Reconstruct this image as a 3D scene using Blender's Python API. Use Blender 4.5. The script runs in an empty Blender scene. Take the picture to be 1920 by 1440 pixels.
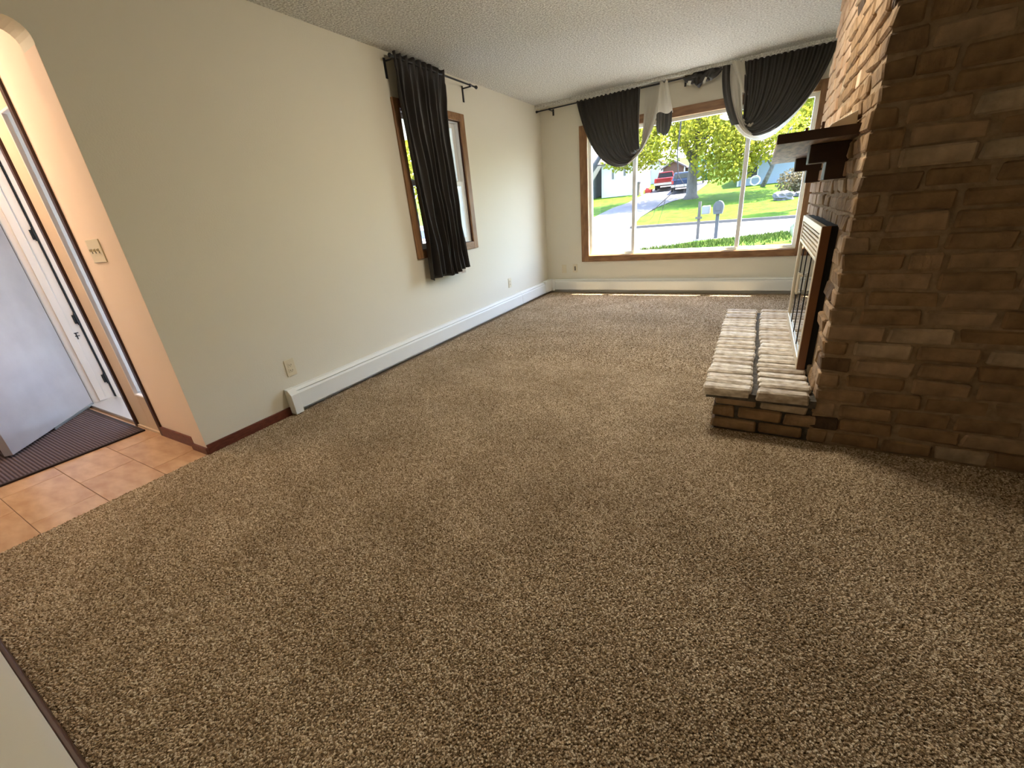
import bpy, bmesh, math, random
import numpy as np
from mathutils import Vector, Matrix, noise
random.seed(7)
R = random.Random(11)
scn = bpy.context.scene
col = scn.collection
PI = math.pi

# ------------------------------------------------------------------ camera
cam_d = bpy.data.cameras.new('camera')
cam_d.sensor_fit = 'HORIZONTAL'; cam_d.sensor_width = 36.0
cam_d.lens = 776.24 / 1920 * 36
cam_d.clip_start = 0.02; cam_d.clip_end = 500
cam = bpy.data.objects.new('camera', cam_d); col.objects.link(cam)
yaw, pitch, roll = -0.542, -0.389, -0.095
fwd = Vector((math.sin(yaw)*math.cos(pitch), math.cos(yaw)*math.cos(pitch), math.sin(pitch)))
rgt = Vector((math.cos(yaw), -math.sin(yaw), 0)); upv = rgt.cross(fwd)
cr = math.cos(roll)*rgt + math.sin(roll)*upv
cu = -math.sin(roll)*rgt + math.cos(roll)*upv
M4 = Matrix((( cr.x, cu.x, -fwd.x, 2.726), (cr.y, cu.y, -fwd.y, 0.0), (cr.z, cu.z, -fwd.z, 1.173), (0, 0, 0, 1)))
cam.matrix_world = M4
scn.camera = cam

# ------------------------------------------------------------------ world, sun, exposure
world = bpy.data.worlds.new('world'); scn.world = world; world.use_nodes = True
wn = world.node_tree; bg = wn.nodes['Background']
sky = wn.nodes.new('ShaderNodeTexSky'); sky.sky_type = 'NISHITA'
sky.sun_disc = False; sky.sun_elevation = math.radians(66); sky.sun_rotation = math.radians(51)
sky.air_density = 1.0; sky.dust_density = 1.2; sky.ozone_density = 1.0
wn.links.new(sky.outputs[0], bg.inputs[0]); bg.inputs[1].default_value = 0.53
sun_d = bpy.data.lights.new('sun', 'SUN'); sun_d.energy = 9.0; sun_d.angle = 0.01; sun_d.color = (1.0, 0.94, 0.82)
sun = bpy.data.objects.new('sun', sun_d); col.objects.link(sun)
sun.rotation_euler = Vector((-0.31, -0.25, -1)).to_track_quat('-Z', 'Y').to_euler()
sun.location = (6, 12, 20)
scn.view_settings.view_transform = 'Standard'; scn.view_settings.look = 'None'
scn.view_settings.gamma = 1.0; scn.view_settings.use_curve_mapping = False
scn.view_settings.exposure = 2.36
scn.cycles.max_bounces = 7; scn.cycles.diffuse_bounces = 4; scn.cycles.glossy_bounces = 3; scn.cycles.transparent_max_bounces = 8
scn.cycles.use_adaptive_sampling = True; scn.cycles.adaptive_threshold = 0.07
scn.cycles.sample_clamp_indirect = 8.0
scn.cycles.use_denoising = True

# ------------------------------------------------------------------ materials
def mat(name, c, rough=0.6, c2=None, nscale=8.0, bump=0.0, bscale=60.0, metal=0.0, spec=0.4, stretch=None, rnd=None, trans=None, bdist=0.01, detail=4.0, pos=False, attr=None):
    m = bpy.data.materials.new(name); m.use_nodes = True
    t = m.node_tree; b = t.nodes['Principled BSDF']
    b.inputs['Roughness'].default_value = rough; b.inputs['Metallic'].default_value = metal
    b.inputs['Specular IOR Level'].default_value = spec
    b.inputs['Base Color'].default_value = (*c, 1)
    tc = t.nodes.new('ShaderNodeTexCoord'); vec = tc.outputs['Object']
    if pos: vec = t.nodes.new('ShaderNodeNewGeometry').outputs['Position']
    if stretch:
        mp = t.nodes.new('ShaderNodeMapping'); mp.inputs['Scale'].default_value = stretch
        t.links.new(vec, mp.inputs[0]); vec = mp.outputs[0]
    colout = None
    if c2:
        n = t.nodes.new('ShaderNodeTexNoise'); n.inputs['Scale'].default_value = nscale; n.inputs['Detail'].default_value = detail
        t.links.new(vec, n.inputs['Vector'])
        r = t.nodes.new('ShaderNodeValToRGB'); r.color_ramp.elements[0].position = 0.35; r.color_ramp.elements[1].position = 0.65
        r.color_ramp.elements[0].color = (*c, 1); r.color_ramp.elements[1].color = (*c2, 1)
        t.links.new(n.outputs[0], r.inputs[0]); colout = r.outputs[0]
    if rnd:   # list of (pos, colour) picked per object
        oi = t.nodes.new('ShaderNodeObjectInfo')
        if attr: oi = t.nodes.new('ShaderNodeAttribute'); oi.attribute_name = attr
        r2 = t.nodes.new('ShaderNodeValToRGB'); r2.color_ramp.interpolation = 'LINEAR'
        el = r2.color_ramp.elements
        while len(el) < len(rnd): el.new(0.5)
        for e, (ps, cc) in zip(el, rnd): e.position = ps; e.color = (*cc, 1)
        t.links.new(oi.outputs['Fac' if attr else 'Random'], r2.inputs[0])
        if colout is not None:
            mx = t.nodes.new('ShaderNodeMix'); mx.data_type = 'RGBA'; mx.blend_type = 'MULTIPLY'; mx.inputs[0].default_value = 1.0
            t.links.new(r2.outputs[0], mx.inputs[6]); t.links.new(colout, mx.inputs[7]); colout = mx.outputs[2]
        else: colout = r2.outputs[0]
    if colout is not None: t.links.new(colout, b.inputs['Base Color'])
    if bump:
        n2 = t.nodes.new('ShaderNodeTexNoise'); n2.inputs['Scale'].default_value = bscale; n2.inputs['Detail'].default_value = 3
        t.links.new(vec, n2.inputs['Vector'])
        bp = t.nodes.new('ShaderNodeBump'); bp.inputs['Strength'].default_value = bump; bp.inputs['Distance'].default_value = bdist
        t.links.new(n2.outputs[0], bp.inputs['Height']); t.links.new(bp.outputs[0], b.inputs['Normal'])
    if trans:
        ts = t.nodes.new('ShaderNodeBsdfTranslucent'); ts.inputs[0].default_value = (*trans[1], 1)
        ms = t.nodes.new('ShaderNodeMixShader'); ms.inputs[0].default_value = trans[0]
        t.links.new(b.outputs[0], ms.inputs[1]); t.links.new(ts.outputs[0], ms.inputs[2])
        t.links.new(ms.outputs[0], t.nodes['Material Output'].inputs[0])
    return m
def glass(name, tint=(1, 1, 1), refl=0.06, rough=0.0, dark=None):
    m = bpy.data.materials.new(name); m.use_nodes = True; t = m.node_tree
    t.nodes.remove(t.nodes['Principled BSDF'])
    tr = t.nodes.new('ShaderNodeBsdfTransparent'); tr.inputs[0].default_value = (*tint, 1)
    gl = t.nodes.new('ShaderNodeBsdfGlossy'); gl.inputs['Roughness'].default_value = rough
    ms = t.nodes.new('ShaderNodeMixShader'); ms.inputs[0].default_value = refl
    t.links.new(tr.outputs[0], ms.inputs[1]); t.links.new(gl.outputs[0], ms.inputs[2])
    t.links.new(ms.outputs[0], t.nodes['Material Output'].inputs[0])
    return m

MT = {}
MT['wall'] = mat('wall_paint', (0.70, 0.655, 0.53), 0.75, bump=0.08, bscale=120)
MT['entry'] = mat('entry_bounce_tint', (0.80, 0.635, 0.50), 0.75, bump=0.06, bscale=120)  # peach is warm light bounced off the tiles, painted into the wall
MT['front'] = mat('front_wall_paint', (0.76, 0.71, 0.60), 0.75, bump=0.08, bscale=120)
MT['ceil'] = mat('popcorn_ceiling', (0.52, 0.50, 0.44), 0.9, c2=(0.90, 0.89, 0.82), nscale=70, bump=1.0, bscale=80, bdist=0.02)
MT['white'] = mat('white_enamel', (0.78, 0.78, 0.74), 0.4)
MT['heater'] = mat('heater_enamel', (0.76, 0.76, 0.70), 0.45)
MT['seam_shade'] = mat('heater_seam_shade', (0.30, 0.30, 0.28), 0.6)  # grey line standing in for the shading of the heater's top slot
MT['vinyl'] = mat('white_vinyl', (0.80, 0.80, 0.77), 0.4)
MT['black'] = mat('black_metal', (0.012, 0.012, 0.014), 0.35)
MT['darkgap'] = mat('dark_gap', (0.012, 0.012, 0.01), 0.8)
MT['oak'] = mat('stained_oak', (0.19, 0.092, 0.038), 0.45, c2=(0.30, 0.155, 0.065), nscale=6, stretch=(6, 6, 1.2), bump=0.1, bscale=30)
MT['oakh'] = mat('stained_oak_horizontal', (0.19, 0.092, 0.038), 0.45, c2=(0.30, 0.155, 0.065), nscale=6, stretch=(1.2, 6, 6), bump=0.1, bscale=30)
MT['base'] = mat('cherry_baseboard', (0.10, 0.025, 0.014), 0.4, c2=(0.16, 0.045, 0.024), nscale=8, stretch=(3, 3, 12))
MT['post'] = mat('dark_stained_post', (0.045, 0.014, 0.008), 0.4)
MT['plate'] = mat('almond_plate', (0.68, 0.60, 0.42), 0.35)
MT['slot'] = mat('plate_slots', (0.10, 0.08, 0.05), 0.6)
MT['side'] = mat('beige_sidelight', (0.60, 0.45, 0.31), 0.5)
MT['steel'] = mat('grey_door_paint', (0.42, 0.36, 0.365), 0.30, c2=(0.48, 0.42, 0.425), nscale=5, bump=0.05, bscale=20, spec=0.5)
MT['jamb'] = mat('white_jamb', (0.80, 0.72, 0.67), 0.4)
MT['glass'] = glass('window_glass', refl=0.02)
MT['firegl'] = glass('firebox_glass', tint=(0.12, 0.12, 0.12), refl=0.75)
MT['brass'] = mat('antique_brass', (0.66, 0.56, 0.40), 0.35, metal=0.45)
MT['louver'] = mat('cream_louver', (0.58, 0.46, 0.30), 0.4)
MT['bronze'] = mat('dark_bronze_side', (0.17, 0.068, 0.026), 0.4)
MT['mantel'] = mat('mantel_oak', (0.045, 0.020, 0.008), 0.5, c2=(0.30, 0.18, 0.09), nscale=5, stretch=(7, 1.0, 7), bump=0.15, bscale=20)
MT['mantelend'] = mat('mantel_dark', (0.028, 0.012, 0.006), 0.55, c2=(0.05, 0.024, 0.011), nscale=9)
MT['mortar'] = mat('brick_mortar', (0.25, 0.165, 0.09), 0.95, c2=(0.35, 0.245, 0.145), nscale=30, bump=0.6, bscale=60)
MT['brick'] = mat('old_brick', (0.62, 0.62, 0.62), 0.9, c2=(1.0, 1.0, 1.0), nscale=14, bump=0.7, bscale=45, bdist=0.008, rnd=[
    (0.0, (0.044, 0.027, 0.016)), (0.025, (0.114, 0.066, 0.033)), (0.06, (0.334, 0.204, 0.101)), (0.40, (0.282, 0.168, 0.078)),
    (0.62, (0.370, 0.234, 0.125)), (0.87, (0.414, 0.276, 0.160)), (0.96, (0.493, 0.365, 0.234)), (1.0, (0.546, 0.442, 0.304))])
MT['hbrick'] = mat('hearth_brick', (0.55, 0.50, 0.44), 0.7, c2=(1.0, 1.0, 1.0), nscale=22, bump=0.7, bscale=40, bdist=0.008, rnd=[
    (0.0, (0.58, 0.49, 0.38)), (0.5, (0.78, 0.69, 0.56)), (1.0, (0.90, 0.84, 0.73))], stretch=(1, 2, 2))
MT['hmortar'] = mat('hearth_mortar', (0.05, 0.042, 0.032), 0.95, c2=(0.11, 0.095, 0.075), nscale=30, bump=0.5)
MT['carpet'] = mat('carpet_backing', (0.24, 0.165, 0.095), 1.0, c2=(0.34, 0.25, 0.155), nscale=120, bump=0.8, bscale=150, spec=0.05)
MT['tuft'] = mat('carpet_yarn', (0.80, 0.78, 0.75), 0.95, c2=(1.0, 1.0, 1.0), nscale=2.6, spec=0.05, pos=True, attr='shade', rnd=[
    (0.0, (0.17, 0.112, 0.06)), (0.3, (0.42, 0.31, 0.19)), (0.7, (0.62, 0.49, 0.335)), (1.0, (0.86, 0.74, 0.56))])
MT['tile'] = mat('tan_vinyl_tile', (0.46, 0.27, 0.145), 0.32, c2=(0.62, 0.42, 0.26), nscale=5, stretch=(1.2, 3.2, 1), rnd=[(0.0, (0.88, 0.84, 0.80)), (1.0, (1.0, 1.0, 1.0))], spec=0.5)
MT['grout'] = mat('tile_joint', (0.22, 0.13, 0.075), 0.8)
MT['linen'] = mat('curtain_lining', (0.66, 0.62, 0.52), 0.9, trans=(0.35, (0.70, 0.66, 0.56)))
MT['cloth'] = mat('dark_satin_curtain', (0.020, 0.016, 0.013), 0.42, spec=0.5, bump=0.05, bscale=200, trans=(0.16, (0.13, 0.115, 0.09)))
MT['tag'] = mat('white_tag', (0.8, 0.8, 0.8), 0.7)
MT['pale'] = mat('pale_wood_strip', (0.62, 0.55, 0.42), 0.6)
MT['peg'] = mat('brown_peg', (0.08, 0.035, 0.02), 0.6)

def ribbed():
    m = mat('ribbed_rug', (0.085, 0.058, 0.062), 0.95, spec=0.1)
    t = m.node_tree; b = t.nodes['Principled BSDF']; tc = t.nodes.new('ShaderNodeTexCoord')
    w = t.nodes.new('ShaderNodeTexWave'); w.bands_direction = 'Y'; w.inputs['Scale'].default_value = 19; w.inputs['Distortion'].default_value = 0.4
    t.links.new(tc.outputs['Object'], w.inputs[0])
    r = t.nodes.new('ShaderNodeValToRGB'); r.color_ramp.elements[0].color = (0.045, 0.03, 0.032, 1); r.color_ramp.elements[1].color = (0.15, 0.112, 0.118, 1)
    t.links.new(w.outputs[0], r.inputs[0]); t.links.new(r.outputs[0], b.inputs['Base Color'])
    bp = t.nodes.new('ShaderNodeBump'); bp.inputs['Strength'].default_value = 0.8; bp.inputs['Distance'].default_value = 0.005
    t.links.new(w.outputs[0], bp.inputs['Height']); t.links.new(bp.outputs[0], b.inputs['Normal'])
    return m
MT['rug'] = ribbed()
MT['rugedge'] = mat('rug_binding', (0.025, 0.014, 0.014), 0.8)
# outdoors
MT['lawn'] = mat('lawn_grass', (0.030, 0.070, 0.0025), 0.9, c2=(0.060, 0.105, 0.005), nscale=1.6, bump=0.5, bscale=14, bdist=0.1, spec=0.1)
MT['blade'] = mat('grass_blades', (0.0495, 0.0825, 0.011), 0.8, c2=(0.088, 0.11, 0.01925), nscale=3, spec=0.1)
MT['street'] = mat('pale_street', (0.1183, 0.11, 0.1045), 0.9, c2=(0.1348, 0.1265, 0.121), nscale=1.2, bump=0.1, bscale=20)
MT['curb'] = mat('curb_concrete', (0.0935, 0.0825, 0.0715), 0.9)
MT['drive'] = mat('driveway_asphalt', (0.0935, 0.0825, 0.088), 0.9, c2=(0.1155, 0.1045, 0.1073), nscale=2)
MT['bark'] = mat('grey_bark', (0.0825, 0.07425, 0.0715), 0.95, c2=(0.1265, 0.1155, 0.11), nscale=5, stretch=(3, 3, 0.6), bump=0.8, bscale=8, bdist=0.05)
MT['twig'] = mat('dark_twig', (0.0275, 0.0231, 0.01925), 0.9)
MT['birch'] = mat('pale_bark', (0.132, 0.1265, 0.1265), 0.9, c2=(0.066, 0.0605, 0.0605), nscale=6)
MT['leaf'] = mat('spring_leaves', (0.145, 0.16, 0.010), 0.7, c2=(0.22, 0.205, 0.02), nscale=1.3, trans=(0.45, (0.30, 0.31, 0.03)), spec=0.2)
MT['bushl'] = mat('tan_bush', (0.11, 0.09075, 0.055), 0.8, c2=(0.154, 0.121, 0.0715), nscale=3, trans=(0.2, (0.3, 0.24, 0.12)))
MT['siding'] = mat('white_siding', (0.48, 0.48, 0.48), 0.8)
MT['bluesid'] = mat('pale_blue_siding', (0.19, 0.235, 0.30), 0.8)
MT['greysid'] = mat('grey_siding', (0.115, 0.14, 0.145), 0.8)
MT['roof'] = mat('roof_shingle', (0.0935, 0.0715, 0.06875), 0.9, c2=(0.121, 0.0935, 0.09075), nscale=8)
MT['dkwin'] = mat('dark_window', (0.02, 0.025, 0.03), 0.15)
MT['redp'] = mat('red_car_paint', (0.165, 0.0066, 0.0066), 0.3)
MT['bluep'] = mat('blue_car_paint', (0.01925, 0.033, 0.077), 0.25)
MT['silver'] = mat('silver_car_paint', (0.121, 0.1265, 0.1375), 0.3)
MT['chrome'] = mat('chrome', (0.32, 0.32, 0.32), 0.3, metal=0.6)
MT['tyre'] = mat('tyre_rubber', (0.015, 0.015, 0.015), 0.8)
MT['redl'] = mat('tail_light', (0.35, 0.01, 0.01), 0.3)
MT['green'] = mat('green_plastic', (0.0044, 0.077, 0.0385), 0.4)
MT['rock'] = mat('boulder', (0.088, 0.0825, 0.088), 0.95, c2=(0.132, 0.121, 0.1265), nscale=3, bump=0.6, bscale=5, bdist=0.05)
MT['greym'] = mat('grey_plastic', (0.055, 0.055, 0.05775), 0.5)
MT['mbox'] = mat('white_box', (0.165, 0.165, 0.1595), 0.5)
MT['postw'] = mat('weathered_post', (0.088, 0.07425, 0.0605), 0.9)
MT['concrete'] = mat('porch_concrete', (0.42, 0.42, 0.44), 0.9, c2=(0.48, 0.48, 0.50), nscale=4)
MT['bounce_slab'] = mat('bounce_concrete', (0.17, 0.165, 0.155), 0.9, c2=(0.20, 0.195, 0.185), nscale=2)
MT['brownw'] = mat('dark_brown', (0.10, 0.05, 0.03), 0.8)

# ------------------------------------------------------------------ mesh helpers
class MB:
    def __init__(s): s.v = []; s.f = []
    def box(s, x0, x1, y0, y1, z0, z1):
        b = len(s.v)
        s.v += [(x0,y0,z0),(x1,y0,z0),(x1,y1,z0),(x0,y1,z0),(x0,y0,z1),(x1,y0,z1),(x1,y1,z1),(x0,y1,z1)]
        s.f += [tuple(b+i for i in q) for q in ((3,2,1,0),(4,5,6,7),(0,1,5,4),(1,2,6,5),(2,3,7,6),(3,0,4,7))]
        return s
    def prism(s, pts, axis, a, b_):
        # pts 2D polygon; axis: 'x' -> (y,z), 'y' -> (x,z), 'z' -> (x,y)
        def P(q, t):
            return {'x': (t, q[0], q[1]), 'y': (q[0], t, q[1]), 'z': (q[0], q[1], t)}[axis]
        b = len(s.v); n = len(pts)
        s.v += [P(q, a) for q in pts] + [P(q, b_) for q in pts]
        s.f += [tuple(range(b, b+n))[::-1], tuple(range(b+n, b+2*n))]
        s.f += [(b+i, b+(i+1) % n, b+n+(i+1) % n, b+n+i) for i in range(n)]
        return s
    def tube(s, pts, rad, n=8, cap=True):
        pts = [Vector(p) for p in pts]; rings = []
        for i, p in enumerate(pts):
            d = (pts[min(i+1, len(pts)-1)] - pts[max(i-1, 0)]).normalized()
            a = d.cross(Vector((0.31, 0.17, 0.93)));
            if a.length < 1e-4: a = d.cross(Vector((1, 0, 0)))
            a.normalize(); c = d.cross(a); r = rad[i] if isinstance(rad, (list, tuple)) else rad
            b = len(s.v); rings.append(b)
            s.v += [tuple(p + (a*math.cos(2*PI*k/n) + c*math.sin(2*PI*k/n))*r) for k in range(n)]
        for q in range(len(rings)-1):
            a, b = rings[q], rings[q+1]
            s.f += [(a+k, a+(k+1) % n, b+(k+1) % n, b+k) for k in range(n)]
        if cap:
            s.f += [tuple(rings[0]+k for k in range(n))[::-1], tuple(rings[-1]+k for k in range(n))]
        return s
    def ball(s, c, r, nu=10, nv=7, sc=(1, 1, 1), jit=0.0):
        b = len(s.v); c = Vector(c)
        for j in range(1, nv):
            th = PI*j/nv
            for i in range(nu):
                ph = 2*PI*i/nu
                d = Vector((math.sin(th)*math.cos(ph), math.sin(th)*math.sin(ph), math.cos(th)))
                k = r*(1+jit*noise.noise(d*1.9+c))
                s.v.append((c.x+d.x*k*sc[0], c.y+d.y*k*sc[1], c.z+d.z*k*sc[2]))
        t = len(s.v); s.v += [(c.x, c.y, c.z+r*sc[2]), (c.x, c.y, c.z-r*sc[2])]
        for j in range(nv-2):
            for i in range(nu):
                a = b+j*nu+i; a2 = b+j*nu+(i+1) % nu
                s.f.append((a, a+nu, a2+nu, a2))
        for i in range(nu):
            s.f.append((t, b+i, b+(i+1) % nu)); s.f.append((t+1, b+(nv-2)*nu+(i+1) % nu, b+(nv-2)*nu+i))
        return s
    def quad(s, a, b_, c, d):
        b = len(s.v); s.v += [tuple(a), tuple(b_), tuple(c), tuple(d)]; s.f.append((b, b+1, b+2, b+3)); return s
    def grid(s, fn, nu, nv):
        b = len(s.v)
        for j in range(nv+1):
            for i in range(nu+1): s.v.append(tuple(fn(i/nu, j/nv)))
        for j in range(nv):
            for i in range(nu):
                a = b+j*(nu+1)+i; s.f.append((a, a+1, a+nu+2, a+nu+1))
        return s
    def mesh(s, name, m=None, smooth=False):
        me = bpy.data.meshes.new(name); me.from_pydata(s.v, [], s.f)
        if m: me.materials.append(m if not isinstance(m, str) else MT[m])
        if smooth: me.polygons.foreach_set('use_smooth', [True]*len(me.polygons))
        me.update(); return me
    def build(s, name, m, parent=None, smooth=False, loc=None, bevel=0.0):
        # the mesh origin is put at the middle of its base
        if loc is None:
            xs = [v[0] for v in s.v]; ys = [v[1] for v in s.v]; zs = [v[2] for v in s.v]
            loc = ((min(xs)+max(xs))/2, (min(ys)+max(ys))/2, min(zs))
        s.v = [(v[0]-loc[0], v[1]-loc[1], v[2]-loc[2]) for v in s.v]
        me = s.mesh(name, m, smooth)
        o = bpy.data.objects.new(name, me); col.objects.link(o)
        o.location = loc
        if parent is not None: attach(o, parent)
        if bevel:
            md = o.modifiers.new('bevel', 'BEVEL'); md.width = bevel; md.segments = 2; md.limit_method = 'ANGLE'
        return o
def world_loc(o):
    l = Vector(o.location)
    while o.parent: o = o.parent; l = l + Vector(o.location) if o.rotation_euler.z == 0 else o.matrix_basis @ l
    return l
def attach(o, parent):
    o.parent = parent
    l = Vector(o.location); p = parent; off = Vector((0, 0, 0))
    while p is not None: off += Vector(p.location); p = p.parent
    o.location = l - off          # things are built unrotated, rotation is set on the root afterwards
def tag(o, label=None, cat=None, group=None, kind=None):
    if label: o['label'] = label
    if cat: o['category'] = cat
    if group: o['group'] = group
    if kind: o['kind'] = kind
    return o
def empty(name, loc, label=None, cat=None, group=None, kind=None):
    o = bpy.data.objects.new(name, None); o.empty_display_size = 0.1; col.objects.link(o); o.location = loc
    return tag(o, label, cat, group, kind)
def fix_normals(o):
    bm = bmesh.new(); bm.from_mesh(o.data); bmesh.ops.recalc_face_normals(bm, faces=bm.faces); bm.to_mesh(o.data); bm.free(); return o

# ------------------------------------------------------------------ room shell
H = 2.44; YB = 5.91; XF = 3.044; YF = 2.232; XR = 4.4; YR = -3.6; XL = -2.6; YE = 0.939
T = 0.15
def S(name, mb, m, label, **k): return tag(mb.build(name, m, **k), label, kind='structure')

m = MB()
m.box(-T, 0, YE, 3.115, 0, H).box(-T, 0, 3.985, YB+T, 0, H).box(-T, 0, 3.115, 3.985, 0, 0.925).box(-T, 0, 3.115, 3.985, 2.065, H)
m.box(-T, 0, -0.057, YE, 2.085, H)
# rounded upper corner of the entry opening
rc = 0.07; arc = [(YE, 2.085), (YE, 2.085-rc)] + [(YE-rc+rc*math.cos(a), 2.085-rc+rc*math.sin(a)) for a in [PI/2*k/6 for k in range(1, 7)]]
m.prism(arc, 'x', -T, 0)
S('wall_left', m, 'wall', 'beige left wall with small window and entry opening')

m = MB()
wx0, wx1, wz0, wz1 = 0.635, 3.13, 0.515, 2.06
m.box(0, wx0, YB, YB+T, 0, H).box(wx1, XR, YB, YB+T, 0, H).box(wx0, wx1, YB, YB+T, 0, wz0).box(wx0, wx1, YB, YB+T, wz1, H)
S('wall_back', m, 'wall', 'beige far wall around the picture window')
S('wall_right', MB().box(XR, XR+T, YR, YB+T, 0, H), 'wall', 'right wall behind the brick fireplace')
m = MB().box(XL-T, 2.36, -0.207, -0.057, 0, H).box(2.36, XR, -0.207, -0.057, 2.2, H)
S('wall_front', m, 'front', 'pale wall beside the camera at the carpet edge')
m = MB().box(XL-T, XR+T, YR-T, YR, 0, H)
S('wall_rear', m, 'brownw', 'wall of the room behind the camera')  # unseen rear walls kept dark brown to cut bounce onto the bricks
m = MB().box(-0.5, -0.35, YR, -0.207, 0, H)
S('wall_rear_side', m, 'brownw', 'side wall of the room behind the camera')
# entry walls
m = MB().box(-0.60, -T, YE+0.018, YE+0.168, 0, H).box(XL-T, -2.01, YE+0.018, YE+0.168, 0, H).box(-2.01, -0.60, YE+0.018, YE+0.168, 2.06, H)
S('wall_entry', m, 'entry', 'entry wall beside the sidelight, tinted with warm bounced light')
S('wall_jamb', MB().box(-T+0.0005, -0.0005, YE-0.0015, YE, 0, 2.0), 'entry', 'end face of the left wall, tinted with warm bounced light')
S('wall_entry_side', MB().box(XL-T, XL, -0.057, YE+0.018, 0, H), 'brownw', 'dark brown side of the entry behind the door')  # side wall in plain dark brown
S('ceiling', MB().box(XL-T, XR+T, YR-T, YB+T, H, H+0.12), 'ceil', 'off-white popcorn textured ceiling')
# roof with eaves: shades the picture window from the high sun
S('roof', MB().box(-0.55, XR+0.6, YR-0.6, YB+T+0.29, H+0.121, H+0.25).box(XL-0.6, -0.55, YR-0.6, 1.35, H+0.121, H+0.25), 'roof', 'roof slab with eaves over the room')
fl = S('floor', MB().box(0, XR+T, -0.057, YB+T, -0.1, 0), 'carpet', 'carpet backing of the living room floor')
S('floor_rear', MB().box(XL-T, XR+T, YR-T, -0.057, -0.1, 0), 'carpet', 'floor of the room behind the camera')
fe = S('floor_entry', MB().box(XL-T, 0, -0.057, YE+0.168, -0.1, -0.004), 'grout', 'tan tiled entry floor')
tx, ty = 0.50, 0.2525
tme = None
for j in range(4):
    y0 = -0.045 + j*ty
    off = -0.165 if j % 2 else -0.41
    xs = [0.0, off]
    while xs[-1] > XL: xs.append(xs[-1]-tx)
    for a, b in zip(xs[:-1], xs[1:]):
        b = max(b, XL)
        if a-b < 0.03: continue
        y1 = min(y0+ty, YE+0.015)
        MB().box(b+0.0015, a-0.0015, y0+0.0015, y1-0.0015, -0.01, 0.0).build('tile', 'tile', fe, bevel=0.0012)

S('baseboard_left', MB().box(0.0, 0.012, YE, 1.487, 0, 0.062), 'base', 'cherry brown baseboard beside the heater', bevel=0.003)
m = MB().box(-0.17, 0.012, YE-0.013, YE, 0, 0.045).box(-0.60, -0.17, YE+0.004, YE+0.018, 0, 0.07)
S('baseboard_entry', m, 'base', 'cherry brown baseboard under the light switch', bevel=0.003)
S('baseboard_front', MB().box(-0.1, 2.36, -0.057, -0.045, 0, 0.07), 'post', 'dark baseboard at the foot of the pale wall', bevel=0.003)
m = MB().box(0, XR, YB-0.15, YB, H-0.022, H).box(0, XR, YB-0.16, YB-0.135, H-0.034, H-0.022)
S('trim_1', m, 'ceil', 'narrow trim board along the ceiling over the picture window')

# ------------------------------------------------------------------ picture window (far wall)
w1 = empty('window_1', (1.88, YB, 0.44), 'wide three-pane picture window with stained wood casing', kind='structure')
c0, c1, d0, d1 = 0.548, 3.217, 0.440, 2.135
yc0, yc1 = YB-0.022, YB-0.0005
MB().box(c0, wx0+0.02, yc0, yc1, d0, d1).build('casing', 'oak', w1, bevel=0.004)
MB().box(wx1-0.02, c1, yc0, yc1, d0, d1).build('casing', 'oak', w1, bevel=0.004)
MB().box(wx0+0.02, wx1-0.02, yc0, yc1, wz1-0.02, d1).build('casing', 'oakh', w1, bevel=0.004)
MB().box(wx0+0.02, wx1-0.02, yc0, yc1, d0, wz0+0.005).build('casing', 'oakh', w1, bevel=0.004)
# liner and white frame
m = MB().box(wx0, wx0+0.02, YB, YB+0.08, wz0, wz1).box(wx1-0.02, wx1, YB, YB+0.08, wz0, wz1).box(wx0+0.02, wx1-0.02, YB, YB+0.08, wz0, wz0+0.015).box(wx0+0.02, wx1-0.02, YB, YB+0.08, wz1-0.02, wz1)
m.build('liner', mat('pale_liner', (0.62, 0.52, 0.33), 0.5), w1)
fr = MB().box(wx0+0.02, wx0+0.055, YB+0.04, YB+0.10, wz0+0.015, wz1-0.02).box(wx1-0.055, wx1-0.02, YB+0.04, YB+0.10, wz0+0.015, wz1-0.02)
fr.box(wx0+0.055, wx1-0.055, YB+0.04, YB+0.10, wz0+0.015, wz0+0.045).box(wx0+0.055, wx1-0.055, YB+0.04, YB+0.10, wz1-0.055, wz1-0.02)
fr.build('frame', 'vinyl', w1, bevel=0.003)
for xm in (1.262, 2.508):
    MB().box(xm-0.022, xm+0.022, YB+0.02, YB+0.10, wz0+0.045, wz1-0.055).build('mullion', 'vinyl', w1, bevel=0.004)
for a, b in ((wx0+0.055, 1.24), (1.284, 2.486), (2.53, wx1-0.055)):
    MB().box(a, b, YB+0.068, YB+0.074, wz0+0.045, wz1-0.055).build('pane', 'glass', w1)

# ------------------------------------------------------------------ small window (left wall)
w2 = empty('window_2', (0, 3.55, 0.857), 'double-hung window with stained wood casing behind the hanging curtain', kind='structure')
e0, e1, g0, g1 = 3.045, 4.057, 0.857, 2.130
for a in ((e0, 3.120), (3.982, e1)):
    MB().box(0.0005, 0.020, a[0], a[1], g0, g1).build('casing', 'oak', w2, bevel=0.004)
for a in ((g0, 0.930), (2.060, g1)):
    MB().box(0.0005, 0.020, 3.120, 3.982, a[0], a[1]).build('casing', 'oakh', w2, bevel=0.004)
m = MB().box(-0.012, 0, 3.115, 3.125, 0.925, 2.065).box(-0.012, 0, 3.975, 3.985, 0.925, 2.065).box(-0.012, 0, 3.125, 3.975, 0.925, 0.935).box(-0.012, 0, 3.125, 3.975, 2.055, 2.065)
m.build('liner', 'post', w2)
m = MB().box(-0.10, -0.012, 3.115, 3.133, 0.925, 2.065).box(-0.10, -0.012, 3.967, 3.985, 0.925, 2.065).box(-0.10, -0.012, 3.133, 3.967, 0.925, 0.94).box(-0.10, -0.012, 3.133, 3.967, 2.05, 2.065)
m.build('vinyl_frame', 'vinyl', w2)
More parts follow.
